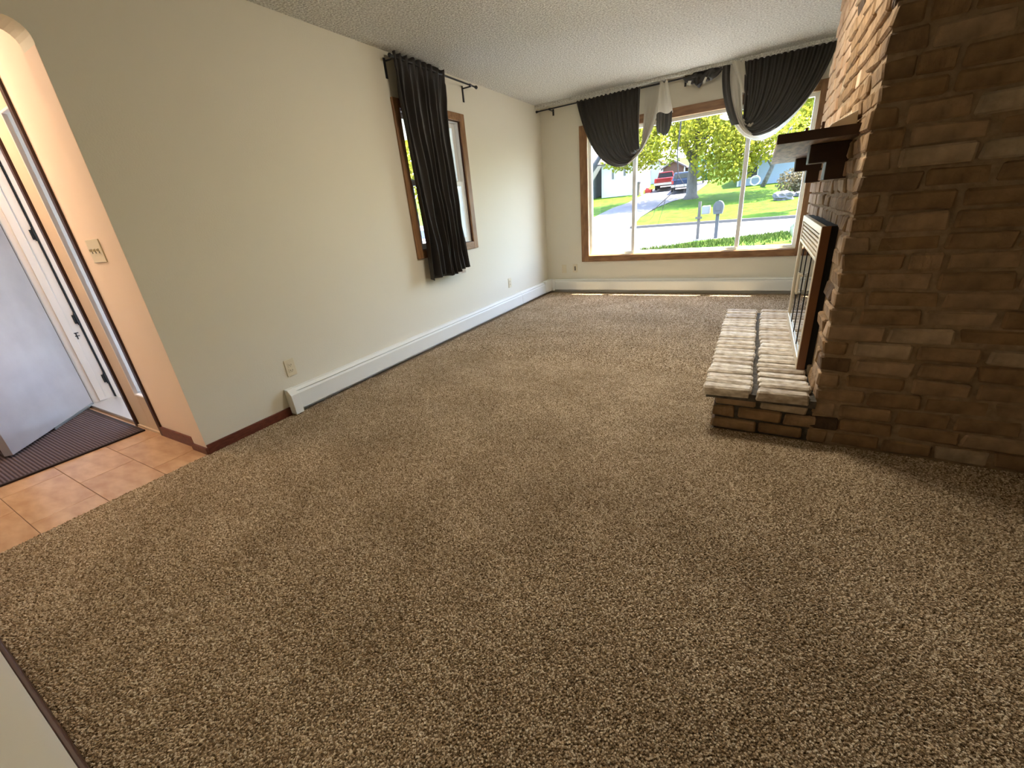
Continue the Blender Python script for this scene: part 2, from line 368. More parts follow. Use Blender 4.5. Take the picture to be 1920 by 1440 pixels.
def sash(nm, x0, z0, z1):
    m = MB().box(x0-0.03, x0, 3.133, 3.18, z0, z1).box(x0-0.03, x0, 3.92, 3.967, z0, z1).box(x0-0.03, x0, 3.18, 3.92, z0, z0+0.045).box(x0-0.03, x0, 3.18, 3.92, z1-0.045, z1)
    s_ = m.build(nm, 'vinyl', w2, bevel=0.003)
    MB().box(x0-0.018, x0-0.013, 3.18, 3.92, z0+0.045, z1-0.045).build('pane', 'glass', s_)
sash('lower_sash', -0.018, 0.94, 1.525)
sash('upper_sash', -0.052, 1.49, 2.05)

# ------------------------------------------------------------------ entry door unit
dz = 2.05
MB().box(-0.635, -0.60, YE+0.006, YE+0.17, 0, dz).build('post', 'post')
d1o = bpy.data.objects['post']; d1o.name = 'trim_2'; tag(d1o, 'dark stained post between entry wall and sidelight', kind='structure')
d2o = MB().box(-1.032, -1.000, YE+0.006, YE+0.062, 0, dz).build('trim_3', 'post'); tag(d2o, 'dark stained post between sidelight and open doorway', kind='structure')
sl = empty('window_3', (-0.82, YE+0.03, 0), 'narrow beige sidelight panel beside the open entry door', kind='structure')
m = MB().box(-1.0, -0.80, YE+0.02, YE+0.036, 0.015, dz).box(-0.80, -0.635, YE+0.02, YE+0.036, 0.015, 0.27).box(-0.80, -0.635, YE+0.02, YE+0.036, 1.90, dz)
m.build('panel', 'side', sl, bevel=0.003)
m = MB().box(-0.80, -0.788, YE+0.012, YE+0.034, 0.27, 1.90).box(-0.788, -0.647, YE+0.012, YE+0.034, 0.27, 0.282).box(-0.788, -0.647, YE+0.012, YE+0.034, 1.888, 1.90).box(-0.647, -0.635, YE+0.012, YE+0.034, 0.27, 1.90)
m.build('glazing_bead', 'jamb', sl, bevel=0.002)
MB().box(-0.788, -0.647, YE+0.028, YE+0.032, 0.282, 1.888).build('pane', 'glass', sl)
MB().box(-1.0, -0.635, YE+0.01, YE+0.07, -0.003, 0.015).build('sill', 'side', sl)

fd = empty('door_frame', (-1.5, YE+0.05, 0), 'white entry door frame with dark hinges and metal sill', kind='structure')
MB().box(-2.01, -1.97, YE+0.018, YE+0.20, 0, dz).build('hinge_jamb', 'jamb', fd)
MB().box(-1.97, -1.958, YE+0.10, YE+0.145, 0.02, dz).build('stop', 'jamb', fd, bevel=0.002)
MB().box(-1.97, -1.962, YE+0.203, YE+0.212, 0, dz).build('weather_strip', 'black', fd)
MB().box(-2.01, -1.965, YE+0.213, YE+0.36, -0.03, dz+0.05).build('brick_mould', 'jamb', fd, bevel=0.004)
MB().box(-2.01, -1.0, YE+0.018, YE+0.20, 2.03, 2.06).build('head_jamb', 'jamb', fd)
MB().box(-1.97, -1.032, YE+0.03, YE+0.21, -0.003, 0.018).build('sill', mat('metal_sill', (0.55, 0.54, 0.55), 0.35, metal=0.4), fd, bevel=0.003)
for z in (0.19, 0.70, 1.34):
    h = MB().box(-1.9715, -1.962, YE+0.182, YE+0.202, z-0.035, z+0.035).build('hinge', 'black', fd, bevel=0.002)
    MB().tube([(-1.960, YE+0.20, z-0.045), (-1.960, YE+0.20, z+0.045)], 0.006, 8).build('hinge_pin', 'black', h)
MB().box(-1.9715, -1.966, YE+0.12, YE+0.175, 0.592, 0.598).box(-1.9715, -1.966, YE+0.12, YE+0.175, 0.568, 0.574).box(-1.9715, -1.966, YE+0.155, YE+0.161, 0.545, 0.598).build('latch_bracket', 'black', fd)

# the open steel door, hinged on the far jamb, swung inwards
dr = empty('door_1', (-1.955, YE+0.055, 0.02), 'grey steel entry door standing open over the rug', kind='structure')
lf = MB().box(0, 0.90, -0.045, 0, 0.004, 2.005).build('door_leaf', 'steel', None, loc=(0, 0, 0), bevel=0.002); lf.parent = dr
sw = MB().box(0.005, 0.50, -0.001, 0.006, -0.008, 0.010).build('door_sweep', 'chrome', None, loc=(0, 0, 0)); sw.parent = dr
em = MB().box(-0.001, 0.003, -0.044, 0.001, 0.006, 2.0).build('edge_strip', 'brownw', None, loc=(0, 0, 0)); em.parent = dr
kb = MB().tube([(0.835, 0.0, 0.93), (0.835, 0.03, 0.93)], 0.012, 10).ball((0.835, 0.05, 0.93), 0.027).build('door_knob', 'brass', None, loc=(0, 0, 0), smooth=True); kb.parent = dr
dr.rotation_euler.z = math.atan2(-0.669, 0.743)

# porch outside the door
S('porch_floor', MB().box(-6.0, -0.2, YE+0.168, 3.6, -0.25, -0.02), 'concrete', 'pale concrete porch outside the entry door')
S('porch_wall', MB().box(-2.40, -2.012, YE+0.17, 1.75, -0.02, 2.5), 'jamb', 'white siding wall beside the porch')
S('porch_back_wall', MB().box(-T-0.02, -T-0.0005, YE+0.17, 3.0, -0.02, H), 'siding', 'outside face of the left wall on the porch')


# ------------------------------------------------------------------ added fill lamps, unseen, brightening the near floor and fireplace
def fill_lamp(label, x, y, r, colr, power):
    root = empty('fill_lamp', (x, y, H-0.13), label, 'ceiling lamp')
    MB().tube([(x, y, H-0.03), (x, y, H-0.0005)], r*1.12, 24).build('canopy', 'brass', root, smooth=False)
    e = bpy.data.materials.new('fill_glow'); e.use_nodes = True
    b = e.node_tree.nodes['Principled BSDF']; b.inputs['Base Color'].default_value = (0.8, 0.8, 0.78, 1)
    b.inputs['Emission Color'].default_value = (*colr, 1); b.inputs['Emission Strength'].default_value = power
    MB().ball((x, y, H-0.045), r, 18, 10, (1, 1, 0.30)).build('fill_shade', e, root, smooth=True)
fill_lamp('added fill lamp on the entry ceiling', -1.2, 0.42, 0.13, (1.0, 0.76, 0.56), 34.0)
fill_lamp('added fill lamp on the ceiling before the brick fireplace', 2.15, 2.82, 0.24, (1.0, 0.92, 0.78), 15.0)

# ------------------------------------------------------------------ switch and outlets
def plate(name, label, cat, plane, a, z, w, h, kind):
    # plane 'x0' on the left wall facing +x, 'yb' on the far wall facing -y, 'ye' on the entry wall facing -y
    t = 0.006
    if plane == 'x0':
        root = empty(name, (0, a, z-h/2), label, cat); B = lambda u0, u1, z0, z1, d0, d1: (d0, d1, a+u0, a+u1, z+z0, z+z1)
    else:
        yy = YB if plane == 'yb' else YE+0.018
        root = empty(name, (a, yy, z-h/2), label, cat); B = lambda u0, u1, z0, z1, d0, d1: (a+u0, a+u1, yy-d1, yy-d0, z+z0, z+z1)
    MB().box(*B(-w/2, w/2, -h/2, h/2, 0.0003, t)).build('cover_plate', 'plate', root, bevel=0.002)
    if kind == 'outlet':
        for s in (-1, 1):
            f = MB().box(*B(-0.017, 0.017, s*0.0195-0.014, s*0.0195+0.014, t, t+0.002)).build('receptacle', 'plate', root, bevel=0.0015)
            MB().box(*B(-0.009, -0.006, s*0.0195-0.004, s*0.0195+0.006, t+0.002, t+0.0025)).box(*B(0.006, 0.009, s*0.0195-0.004, s*0.0195+0.006, t+0.002, t+0.0025)).box(*B(-0.002, 0.002, s*0.0195-0.010, s*0.0195-0.006, t+0.002, t+0.0025)).build('slot', 'slot', f)
    elif kind == 'jack':
        MB().box(*B(-0.010, 0.010, -0.03, 0.03, t, t+0.002)).build('insert', 'slot', root)
    elif kind == 'switch':
        for k in (-1, 0, 1):
            MB().box(*B(k*0.046-0.005, k*0.046+0.005, -0.012, 0.012, t, t+0.001)).build('slot', 'slot', root)
            MB().box(*B(k*0.046-0.004, k*0.046+0.004, -0.002, 0.010, t+0.001, t+0.011)).build('toggle', 'plate', root)
    return root
plate('outlet', 'almond outlet low on left wall above near end of heater', 'outlet', 'x0', 1.577, 0.324, 0.072, 0.118, 'outlet')
plate('outlet', 'small outlet on left wall between curtain and far corner', 'outlet', 'x0', 4.71, 0.352, 0.072, 0.118, 'outlet')
plate('wall_plate', 'blank almond plate nearest the corner under picture window', 'wall plate', 'yb', 0.264, 0.345, 0.072, 0.118, 'blank')
plate('wall_plate', 'almond plate with a dark insert just left of picture window', 'wall plate', 'yb', 0.437, 0.349, 0.072, 0.118, 'jack')
plate('light_switch', 'almond switch plate with three toggles on entry wall', 'light switch', 'ye', -0.375, 1.183, 0.17, 0.118, 'switch')

# ------------------------------------------------------------------ baseboard heaters
hl = empty('baseboard_heater', (0.03, 3.6, 0), 'long white baseboard heater along the left wall', 'heater')
prof = [(0.001, 0.188), (0.030, 0.186), (0.060, 0.150), (0.062, 0.040), (0.052, 0.036), (0.052, 0.142), (0.026, 0.175), (0.001, 0.175)]
fix_normals(MB().prism(prof, 'y', 1.54, 5.66).build('cover', 'heater', hl))
MB().box(0.001, 0.006, 1.54, 5.66, 0.012, 0.175).build('back_panel', 'heater', hl)
MB().tube([(0.028, 1.56, 0.075), (0.028, 5.66, 0.075)], 0.010, 8).box(0.012, 0.046, 1.6, 5.6, 0.045, 0.105).build('heating_element', 'darkgap', hl)
cap = [(0.001, 0.191), (0.032, 0.190), (0.065, 0.152), (0.068, 0.0), (0.040, 0.0), (0.001, 0.060)]
fix_normals(MB().prism([(0.001, 0.192), (0.033, 0.190), (0.066, 0.153), (0.069, 0.014), (0.001, 0.014)], 'y', 1.485, 1.545).build('end_cap', 'heater', hl, bevel=0.002))
fix_normals(MB().prism([(0.001, 0.1895), (0.031, 0.1875), (0.0615, 0.151), (0.0635, 0.040), (0.001, 0.040)], 'y', 4.92, 4.945).build('splice_cover', 'heater', hl))
MB().tube([(0.0475, 1.56, 0.1668), (0.0475, 5.65, 0.1668)], 0.0022, 6).build('seam_shade', 'seam_shade', hl)
MB().box(0.018, 0.056, 1.54, 5.66, 0.1695, 0.1700).build('damper', 'heater', hl)

hb = empty('baseboard_heater', (1.7, YB-0.03, 0), 'white baseboard heater under the picture window', 'heater')
pb = [(YB-a, b+0.010) for a, b in prof]
fix_normals(MB().prism(pb, 'x', 0.115, 4.3).build('cover', 'heater', hb))
MB().box(0.115, 4.3, YB-0.006, YB-0.001, 0.012, 0.185).build('back_panel', 'heater', hb)
MB().box(0.2, 4.2, YB-0.046, YB-0.012, 0.055, 0.115).tube([(0.13, YB-0.028, 0.085), (4.2, YB-0.028, 0.085)], 0.01, 8).build('heating_element', 'darkgap', hb)
MB().tube([(0.13, YB-0.0475, 0.1768), (4.28, YB-0.0475, 0.1768)], 0.0022, 6).build('seam_shade', 'seam_shade', hb)
cp = [(0.001, YB-0.001), (0.001, 5.655), (0.066, 5.655), (0.075, YB-0.075), (0.125, YB-0.066), (0.125, YB-0.001)]
fix_normals(MB().prism(cp, 'z', 0.035, 0.197).build('corner_cover', 'heater', hb, bevel=0.003))
MB().box(0.066, 0.0665, 5.70, 5.78, 0.150, 0.165).build('knob_slot', 'darkgap', hb)

# ------------------------------------------------------------------ curtain rods
def rod(label, a, b, n_br, plane):
    root = empty('curtain_rod', ((a[0]+b[0])/2, (a[1]+b[1])/2, a[2]), label, 'curtain rod')
    a = Vector(a); b = Vector(b); d = (b-a).normalized()
    MB().tube([a, b], 0.008, 10).build('rod', 'black', root, smooth=True)
    for e, s in ((a, -1), (b, 1)):
        MB().tube([e, e+d*s*0.015], 0.011, 10).ball(e+d*s*0.025, 0.016).build('finial', 'black', root, smooth=True)
    for q in n_br:
        p = a+(b-a)*q
        if plane == 'x':
            m = MB().box(0.0005, 0.006, p.y-0.011, p.y+0.011, p.z-0.125, p.z+0.012).box(0.0005, p.x+0.006, p.y-0.005, p.y+0.005, p.z-0.016, p.z-0.006).tube([p-Vector((0, .012, 0)), p+Vector((0, .012, 0))], 0.0115, 10)
        else:
            m = MB().box(p.x-0.011, p.x+0.011, YB-0.006, YB-0.0005, p.z-0.06, p.z+0.012).box(p.x-0.005, p.x+0.005, p.y-0.006, YB-0.0005, p.z-0.016, p.z-0.006).tube([p-Vector((.012, 0, 0)), p+Vector((.012, 0, 0))], 0.0115, 10)
        m.build('bracket', 'black', root)
    return root
rod('black curtain rod with finials above the small left window', (0.10, 3.035, 2.377), (0.10, 4.19, 2.367), (0.01, 0.93), 'x')
rod('long black curtain rod above the picture window', (0.035, 5.79, 2.372), (3.6, 5.79, 2.392), (0.045, 0.5, 0.97), 'y')

# ------------------------------------------------------------------ curtain at the small window
def lerp_tab(tab, z):
    for (z0, a), (z1, b) in zip(tab[:-1], tab[1:]):
        if z0 >= z >= z1: return a+(b-a)*(z0-z)/(z0-z1)
    return tab[-1][1] if z < tab[-1][0] else tab[0][1]
eL = [(2.41, 3.045), (2.12, 3.035), (1.915, 3.045), (1.677, 3.065), (1.391, 3.085), (0.975, 3.105), (0.69, 3.085)]
eR = [(2.41, 3.715), (2.096, 3.665), (1.832, 3.660), (1.516, 3.668), (1.096, 3.672), (0.68, 3.715)]
cr1 = empty('curtain', (0.10, 3.38, 0.69), 'long dark curtain hanging half across the small left window', 'curtain')
def cfn(u, v):
    z = 2.410 - v*(2.410-0.690)
    a, b = lerp_tab(eL, z), lerp_tab(eR, z)
    s = min(1, max(0, (2.41-z)/0.25)); low = max(0, (1.5-z)/0.8)
    ph = u*2*PI*9 + 1.1*math.sin(v*3.2+u*5) + 0.9*math.sin(u*11+v*1.5)
    amp = 0.014 + 0.010*s + 0.012*low
    k = math.sin(ph) + 0.45*math.sin(u*2*PI*4.3+1.3+v*2.0)*s + 0.55*noise.noise(Vector((u*4, v*5, 2.0)))*s
    if z > 2.36: k *= 0.9
    y = a+(b-a)*u + 0.006*math.cos(ph)*s
    x = 0.100 + amp*k + 0.018*low*math.sin(u*PI)
    zz = z + (0.006*math.sin(u*60) if v < 0.02 else 0) - (0.035*(1-u)*v**6) + 0.012*math.sin(u*9)*v**8
    if v < 0.06: x = 0.100 + 0.014*math.sin(ph)   # gathered on the rod pocket
    return (x, y, zz)
cv = MB().grid(cfn, 132, 70).build('dark_cloth', 'cloth', cr1, smooth=True)
md = cv.modifiers.new('thick', 'SOLIDIFY'); md.thickness = 0.002
MB().grid(lambda u, v: (0.118+0.01*math.sin(u*40), 3.52+0.09*u, 0.690-0.035*v+0.004*math.sin(u*30)), 12, 2).build('white_tag', 'tag', cr1)

# ------------------------------------------------------------------ swagged curtains of the picture window
def bez(P, t):
    a = (1-t)**3; b = 3*t*(1-t)**2; c = 3*t*t*(1-t); d = t**3
    return tuple(P[0][i]*a+P[1][i]*b+P[2][i]*c+P[3][i]*d for i in range(2))
def swag(root, P0, P1, flip):
    def fn(u, t, off=0.0, sag=0.0):   # off: lining lies on the inner side of the loop
        P = [tuple(P0[k][i]+(P1[k][i]-P0[k][i])*u for i in range(2)) for k in range(4)]
        x, z = bez(P, t)
        fold = 0.011*math.sin(u*2*PI*12+0.6*math.sin(t*4))*max(0, 1-t*1.1) + 0.012*math.sin(u*2*PI*3.4+t*3)*math.sin(PI*t) + 0.016*noise.noise(Vector((u*5, t*4, 3)))*math.sin(PI*t)
        depth = 5.755 - 0.045*math.sin(PI*min(1, t*1.6)) if t < 0.625 else 5.755+0.0*t
        y = 5.765 - 0.055*math.sin(2*PI*min(t, 0.5))*1.0 + (0.055*min(1, (t-0.5)/0.2) if t > 0.5 else 0) - 0.02*(1-u)*math.sin(PI*t)
        zz = z - sag*math.sin(PI*t)**4 + (0.008*math.sin(u*95) if t < 0.015 else 0)
        return (x, y+fold+off*(1-2*min(1, max(0, (t-0.52)/0.10))), zz)
    a = MB().grid(lambda u, t: fn(u, t), 90, 60).build('dark_cloth', 'cloth', root, smooth=True)
    b = MB().grid(lambda u, t: fn(u, t, 0.011 if flip > 0 else 0.042, 0.0 if flip > 0 else 0.05), 90, 60).build('lining', 'linen', root, smooth=True)
    return a, b
s1 = empty('curtain', (1.1, 5.76, 1.58), 'dark curtain swagged up over the rod beside the far left corner', 'curtain')
swag(s1, [(0.571, 2.385), (0.85, 1.35), (1.42, 1.30), (1.62, 2.395)], [(1.350, 2.390), (1.36, 1.60), (1.37, 1.50), (1.40, 2.395)], 1)
# free end thrown over the rod
def tail_fn(u, v):
    z = 2.39 - v*0.33
    x = 1.565+0.15*u*(0.55+0.45*v) + 0.02*v*(u-0.5)
    return (x, 5.772-0.012*math.sin(u*9)-0.02*math.sin(v*PI), z+0.012*math.sin(u*8))
MB().grid(tail_fn, 24, 18).build('lining_tail', 'linen', s1, smooth=True)
def hem_fn(u, v):
    z = 2.08 - v*0.20
    w = 1-0.25*max(0, v-0.6)/0.4
    x = 1.632+(u-0.5)*0.175*w
    return (x, 5.752-0.03*math.sin(PI*u)-0.012*math.sin(u*14), z+0.015*math.sin(u*7)-0.02*(abs(u-0.5)*-2+1)*v)
MB().grid(hem_fn, 30, 10).build('dark_tail', 'cloth', s1, smooth=True)

s2 = empty('curtain', (2.7, 5.76, 1.66), 'dark curtain swagged up over the rod next to the brick fireplace', 'curtain')
swag(s2, [(3.175, 2.405), (3.064, 1.706), (2.284, 1.281), (2.225, 2.40)], [(2.405, 2.405), (2.46, 1.78), (2.45, 1.68), (2.39, 2.40)], -1)
MB().grid(lambda u, v: (2.285+0.115*u*(1-0.55*v)+0.13*v, 5.735-0.02*math.sin(u*6)-0.02*v, 2.415-0.29*v-0.03*u*v), 14, 14).build('lining_tail', 'linen', s2, smooth=True)
MB().grid(lambda u, v: (2.20+0.075*u+0.14*v*v, 5.745-0.022*math.sin(u*PI)-0.01*v, 2.40-0.56*v), 12, 20).build('dark_tail', 'cloth', s2, smooth=True)
bn = MB()
def bun(u, v):
    a = 2*PI*u; x = 1.83+0.36*v
    r = 0.055*(0.8+0.7*noise.noise(Vector((math.cos(a)*1.5, math.sin(a)*1.5, v*7)))) * (0.35+0.65*math.sin(PI*min(1, max(0.05, v*1.0+0.0))))
    r = max(r, 0.018)
    return (x, 5.775+r*math.cos(a)*0.9, 2.365+0.02*v+r*math.sin(a)*1.25-0.028*math.sin(PI*v))
bn.grid(bun, 26, 30)
bn.build('bunched_end', 'cloth', s2, smooth=True)
MB().quad((1.865, 5.725, 2.300), (1.895, 5.725, 2.285), (1.905, 5.73, 2.33), (1.872, 5.73, 2.335)).build('lining_scrap', 'linen', s2)
MB().quad((2.02, 5.725, 2.295), (2.04, 5.725, 2.275), (2.06, 5.73, 2.33), (2.04, 5.735, 2.34)).build('lining_scrap', 'linen', s2)

# ------------------------------------------------------------------ brick fireplace
fp = empty('fireplace', (XF+0.6, 3.24, 0), 'brick fireplace with raised hearth, wooden mantel and glass doors', 'fireplace')
YFE = 4.25
fy0, fy1, fz0, fz1 = 2.62, 3.62, 0.29, 0.94
G = 0.009
m = MB().box(XF+G+0.45, XR, YF+G, YFE, 0, H)
m.box(XF+G, XF+G+0.45, YF+G, fy0, 0, H).box(XF+G, XF+G+0.45, fy1, YFE, 0, H).box(XF+G, XF+G+0.45, fy0, fy1, 0, fz0).box(XF+G, XF+G+0.45, fy0, fy1, fz1, H)
m.build('mortar_core', 'mortar', fp)
# a handful of worn brick shapes, 44 triangles each
def brick_mesh(name, sx, sy, sz, mt, seed, jit=0.009, bev=0.008):
    rr = random.Random(seed); bm = bmesh.new()
    bmesh.ops.create_cube(bm, size=1.0)
    for v in bm.verts:
        v.co.x = v.co.x*sx + rr.uniform(-jit, jit); v.co.y = v.co.y*sy + rr.uniform(-jit, jit)*0.8; v.co.z = v.co.z*sz + rr.uniform(-jit, jit)*0.6
    bmesh.ops.bevel(bm, geom=list(bm.edges), offset=bev, segments=1, affect='EDGES', profile=0.5)
    for v in bm.verts: v.co += Vector((rr.uniform(-1, 1), rr.uniform(-1, 1), rr.uniform(-1, 1)))*0.0018
    me = bpy.data.meshes.new(name); bm.to_mesh(me); bm.free(); me.materials.append(MT[mt]); return me
BL, BH, BD, PIT = 0.200, 0.064, 0.088, 0.0745
vx = [brick_mesh('brick', BL, BD, BH, 'brick', 100+i) for i in range(8)]       # long side along x
vy = [brick_mesh('brick', BD, BL, BH, 'brick', 200+i) for i in range(8)]       # long side along y
slots = []     # (axis, centre, length)
rows = int(H/PIT)+1
jb = 0.012
for k in range(rows):
    zc = k*PIT + 0.006 + BH/2
    if zc+BH/2 > H-0.002: continue
    # near face (facing the camera), axis x
    x = XF+0.0 + (0.0 if k % 2 else BD+jb)
    first = True
    while x < XR-0.02:
        L = BL*R.choice((1.0, 1.0, 1.08, 0.95, 0.86, 0.5 if R.random() < 0.4 else 1.0))
        if first and k % 4 == 1: L = BL*0.55
        first = False
        L = min(L, XR-x)
        if L > 0.04: slots.append(('x', Vector((x+L/2, YF+BD/2+R.uniform(-0.006, 0.005), zc+R.uniform(-0.002, 0.002))), L))
        x += L+jb
    # side face (facing the room), axis y
    y = YF + (BD+jb if k % 2 else 0.0)
    while y < YFE-0.02:
        L = R.choice((BL, BL, BL*0.96, BL*0.5 if R.random() < 0.2 else BL))
        L = min(L, YFE-y)
        c = Vector((XF+BD/2+R.uniform(-0.009, 0.004), y+L/2, zc+R.uniform(-0.002, 0.002)))
        y += L+jb
        if L < 0.04: continue
        y0, y1 = c.y-L/2, c.y+L/2
        if fz0-0.02 < zc < fz1+0.02 and y1 > fy0-0.005 and y0 < fy1+0.005: continue
        if zc < 0.25 and y1 > 2.45 and y0 < 3.97: continue       # behind the hearth
        slots.append(('y', c, L))
camp = Vector((2.726, 0, 1.173))
def seen(s):
    ax, c, L = s; d = c-camp; dist = d.length
    if ax == 'x':
        vis = c.x < 3.95 and not (c.z > 1.75 and c.x > 3.55)
        return (L*BH*abs(d.y/dist)/dist**2) if vis else 0.0
    return L*BH*abs(d.x/dist)/dist**2 * 1.6
slots.sort(key=seen, reverse=True)
NB = 235
rest = MB()
for i, (ax, c, L) in enumerate(slots):
    if i < NB:
        o = bpy.data.objects.new('brick', R.choice(vx if ax == 'x' else vy)); col.objects.link(o)
        o.scale = (L/BL, 1, 1) if ax == 'x' else (1, L/BL, 1)
        if R.random() < 0.5: o.rotation_euler.z = PI
        o.location = c; attach(o, fp)
    else:
        if ax == 'x': rest.box(c.x-L/2, c.x+L/2, c.y-BD/2, c.y+BD/2, c.z-BH/2, c.z+BH/2)
        else: rest.box(c.x-BD/2, c.x+BD/2, c.y-L/2, c.y+L/2, c.z-BH/2, c.z+BH/2)
MT['brick2'] = mat('old_brick_far', (0.45, 0.29, 0.18), 0.9, c2=(0.62, 0.45, 0.31), nscale=5, bump=0.6, bscale=45)
ro = tag(rest.build('brickwork', 'brick2', fp, bevel=0.005), kind='stuff')

# hearth
hx0, hy0, hy1, hz = 2.565, 2.195, 3.965, 0.258
he = MB().box(2.632, XF+0.02, 2.245, 3.93, 0, 0.20).box(hx0+0.016, XF+0.012, hy0+0.016, hy1-0.016, 0.19, hz-0.030).build('hearth', 'hmortar', fp)
nt = 23; pt = (hy1-hy0)/nt
hv = [brick_mesh('hearth_brick', 0.222, pt-0.022, 0.058, 'hbrick', 300+i, jit=0.007, bev=0.009) for i in range(6)]
for k in range(nt):
    for cxx in (hx0+0.112, hx0+0.112+0.246):
        o = bpy.data.objects.new('brick', R.choice(hv)); col.objects.link(o)
        o.location = (cxx+R.uniform(-0.006, 0.006), hy0+pt*(k+0.5)+R.uniform(-0.003, 0.003), hz-0.029+R.uniform(-0.003, 0.003))
        if R.random() < 0.5: o.rotation_euler.z = PI
        attach(o, he)
for r_ in range(3):
    zc = 0.006+BH/2+r_*0.068
    x = 2.62
    while x < XF+0.02:
        L = min(BL if not (r_ % 2 and x == 2.62) else BL*0.5, XF+0.03-x)
        if L > 0.05:
            o = bpy.data.objects.new('brick', R.choice(vx)); col.objects.link(o); o.scale = (L/BL, 1, 0.93)
            o.location = (x+L/2, 2.232+BD/2+R.uniform(-0.005, 0.004), zc); attach(o, he)
        x += L+jb
    y = 2.232+BD+jb+(0.1 if r_ % 2 else 0)
    while y < 3.93:
        L = min(BL, 3.94-y)
        if L > 0.05:
            o = bpy.data.objects.new('brick', R.choice(vy)); col.objects.link(o); o.scale = (1, L/BL, 0.93)
            o.location = (2.62+BD/2+R.uniform(-0.004, 0.004), y+L/2, zc); attach(o, he)
        y += L+jb

# mantel shelf on stepped corbels
ma = MB().box(2.752, XF+0.02, 2.40, 4.22, 1.349, 1.388).build('mantel_shelf', 'mantel', fp, bevel=0.004)
MB().box(2.7525, XF-0.002, 2.398, 2.402, 1.3495, 1.3875).build('shaded_end', 'mantelend', ma)  # dark plate painting the shade on the shelf's near end
for yc in (2.66, 3.80):
    pts = [(2.895, 1.349), (2.895, 1.268), (2.968, 1.268), (2.968, 1.190), (XF+0.02, 1.190), (XF+0.02, 1.349)]
    fix_normals(MB().prism(pts, 'y', yc, yc+0.13).build('corbel', 'mantelend', ma, bevel=0.004))

# glass fire doors
xd = 2.985
y0, y1, z0, z1 = 2.55, 3.68, 0.262, 0.985
fdoor = MB(); xb = xd+0.024
fdoor.box(xd, xb, y0, y0+0.04, z0, z1).box(xd, xb, y1-0.04, y1, z0, z1).box(xd, xb, y0+0.04, y1-0.04, z0, z0+0.05).box(xd, xb, y0+0.04, y1-0.04, z1-0.035, z1).box(xd, xb, y0+0.04, y1-0.04, z1-0.165, z1-0.150)
fd_o = fdoor.build('fire_door_frame', 'brass', fp, bevel=0.003)
MB().box(xd+0.003, xb+0.014, y0-0.004, y0-0.0003, z0, z1+0.002).build('side_return', 'bronze', fd_o)
MB().box(xb+0.0003, XF+0.03, y0+0.012, y0+0.06, z0, z1).box(xb+0.0003, XF+0.03, y1-0.06, y1-0.03, z0, z1).box(xb+0.0003, XF+0.03, y0+0.06, y1-0.06, z1-0.03, z1).box(xb+0.0003, XF+0.03, y0+0.06, y1-0.06, z0, z0+0.03).build('shadow_ring', 'darkgap', fd_o)  # black ring painting the shadow between door frame and brick
MB().box(xb-0.0008, xb+0.0002, y0+0.04, y1-0.04, z1-0.150, z1-0.035).build('louver_backing', 'darkgap', fd_o)
for k in range(5):
    zz = z1-0.145+k*0.022
    MB().box(xd+0.005, xd+0.015, y0+0.04, y1-0.04, zz, zz+0.013).build('louver', 'louver', fd_o, bevel=0.002)
pw = (y1-y0-0.09)/4
for k in range(4):
    a = y0+0.045+pw*k
    MB().box(xd+0.010, xd+0.016, a+0.006, a+pw-0.006, z0+0.056, z1-0.166).build('pane', 'firegl', fd_o)
    MB().box(xd+0.007, xd+0.018, a-0.004, a+0.004, z0+0.05, z1-0.165).build('door_stile', 'black', fd_o)
for s in (-1, 1):
    yk = (y0+y1)/2+s*0.03
    MB().tube([(xd-0.012, yk, 0.56), (xd-0.012, yk, 0.68)], 0.006, 8).box(xd-0.012, xd+0.006, yk-0.004, yk+0.004, 0.565, 0.575).box(xd-0.012, xd+0.006, yk-0.004, yk+0.004, 0.665, 0.675).build('handle', 'brass', fd_o)
MB().box(XF+0.40, XF+0.459, fy0, fy1, fz0, fz1).build('firebox_back', 'darkgap', fp)

# things lying on the mantel
st = fix_normals(MB().prism([(2.93, 1.389), (2.945, 1.405), (3.028, 1.442), (3.032, 1.389)], 'y', 2.46, 3.55).build('trim_strip', 'pale', bevel=0.003))
tag(st, 'pale wooden trim strip lying along the top of the mantel', 'trim strip')
tag(MB().box(2.862, 2.872, 2.60, 2.615, 1.3885, 1.418).build('peg', 'peg', bevel=0.001), 'small brown peg at the room side of the mantel top', 'peg')
tag(MB().box(2.915, 2.926, 2.52, 2.535, 1.3885, 1.424).build('peg', 'peg', bevel=0.001), 'small brown peg on the mantel beside the pale strip', 'peg')

# ------------------------------------------------------------------ entry rug
rg = empty('entry_rug', (-1.6, 0.35, 0), 'dark ribbed entry rug under the open grey door', 'rug')
MB().box(-2.45, -0.865, -0.03, 0.915, 0.0008, 0.010).build('ribbed_pile', 'rug', rg)
m = MB().box(-0.865, -0.845, -0.05, 0.935, 0.0008, 0.012).box(-2.47, -0.865, 0.915, 0.935, 0.0008, 0.012).box(-2.47, -2.45, -0.05, 0.915, 0.0008, 0.012).box(-2.45, -0.865, -0.05, -0.03, 0.0008, 0.012)
m.build('binding', 'rugedge', rg, bevel=0.002)

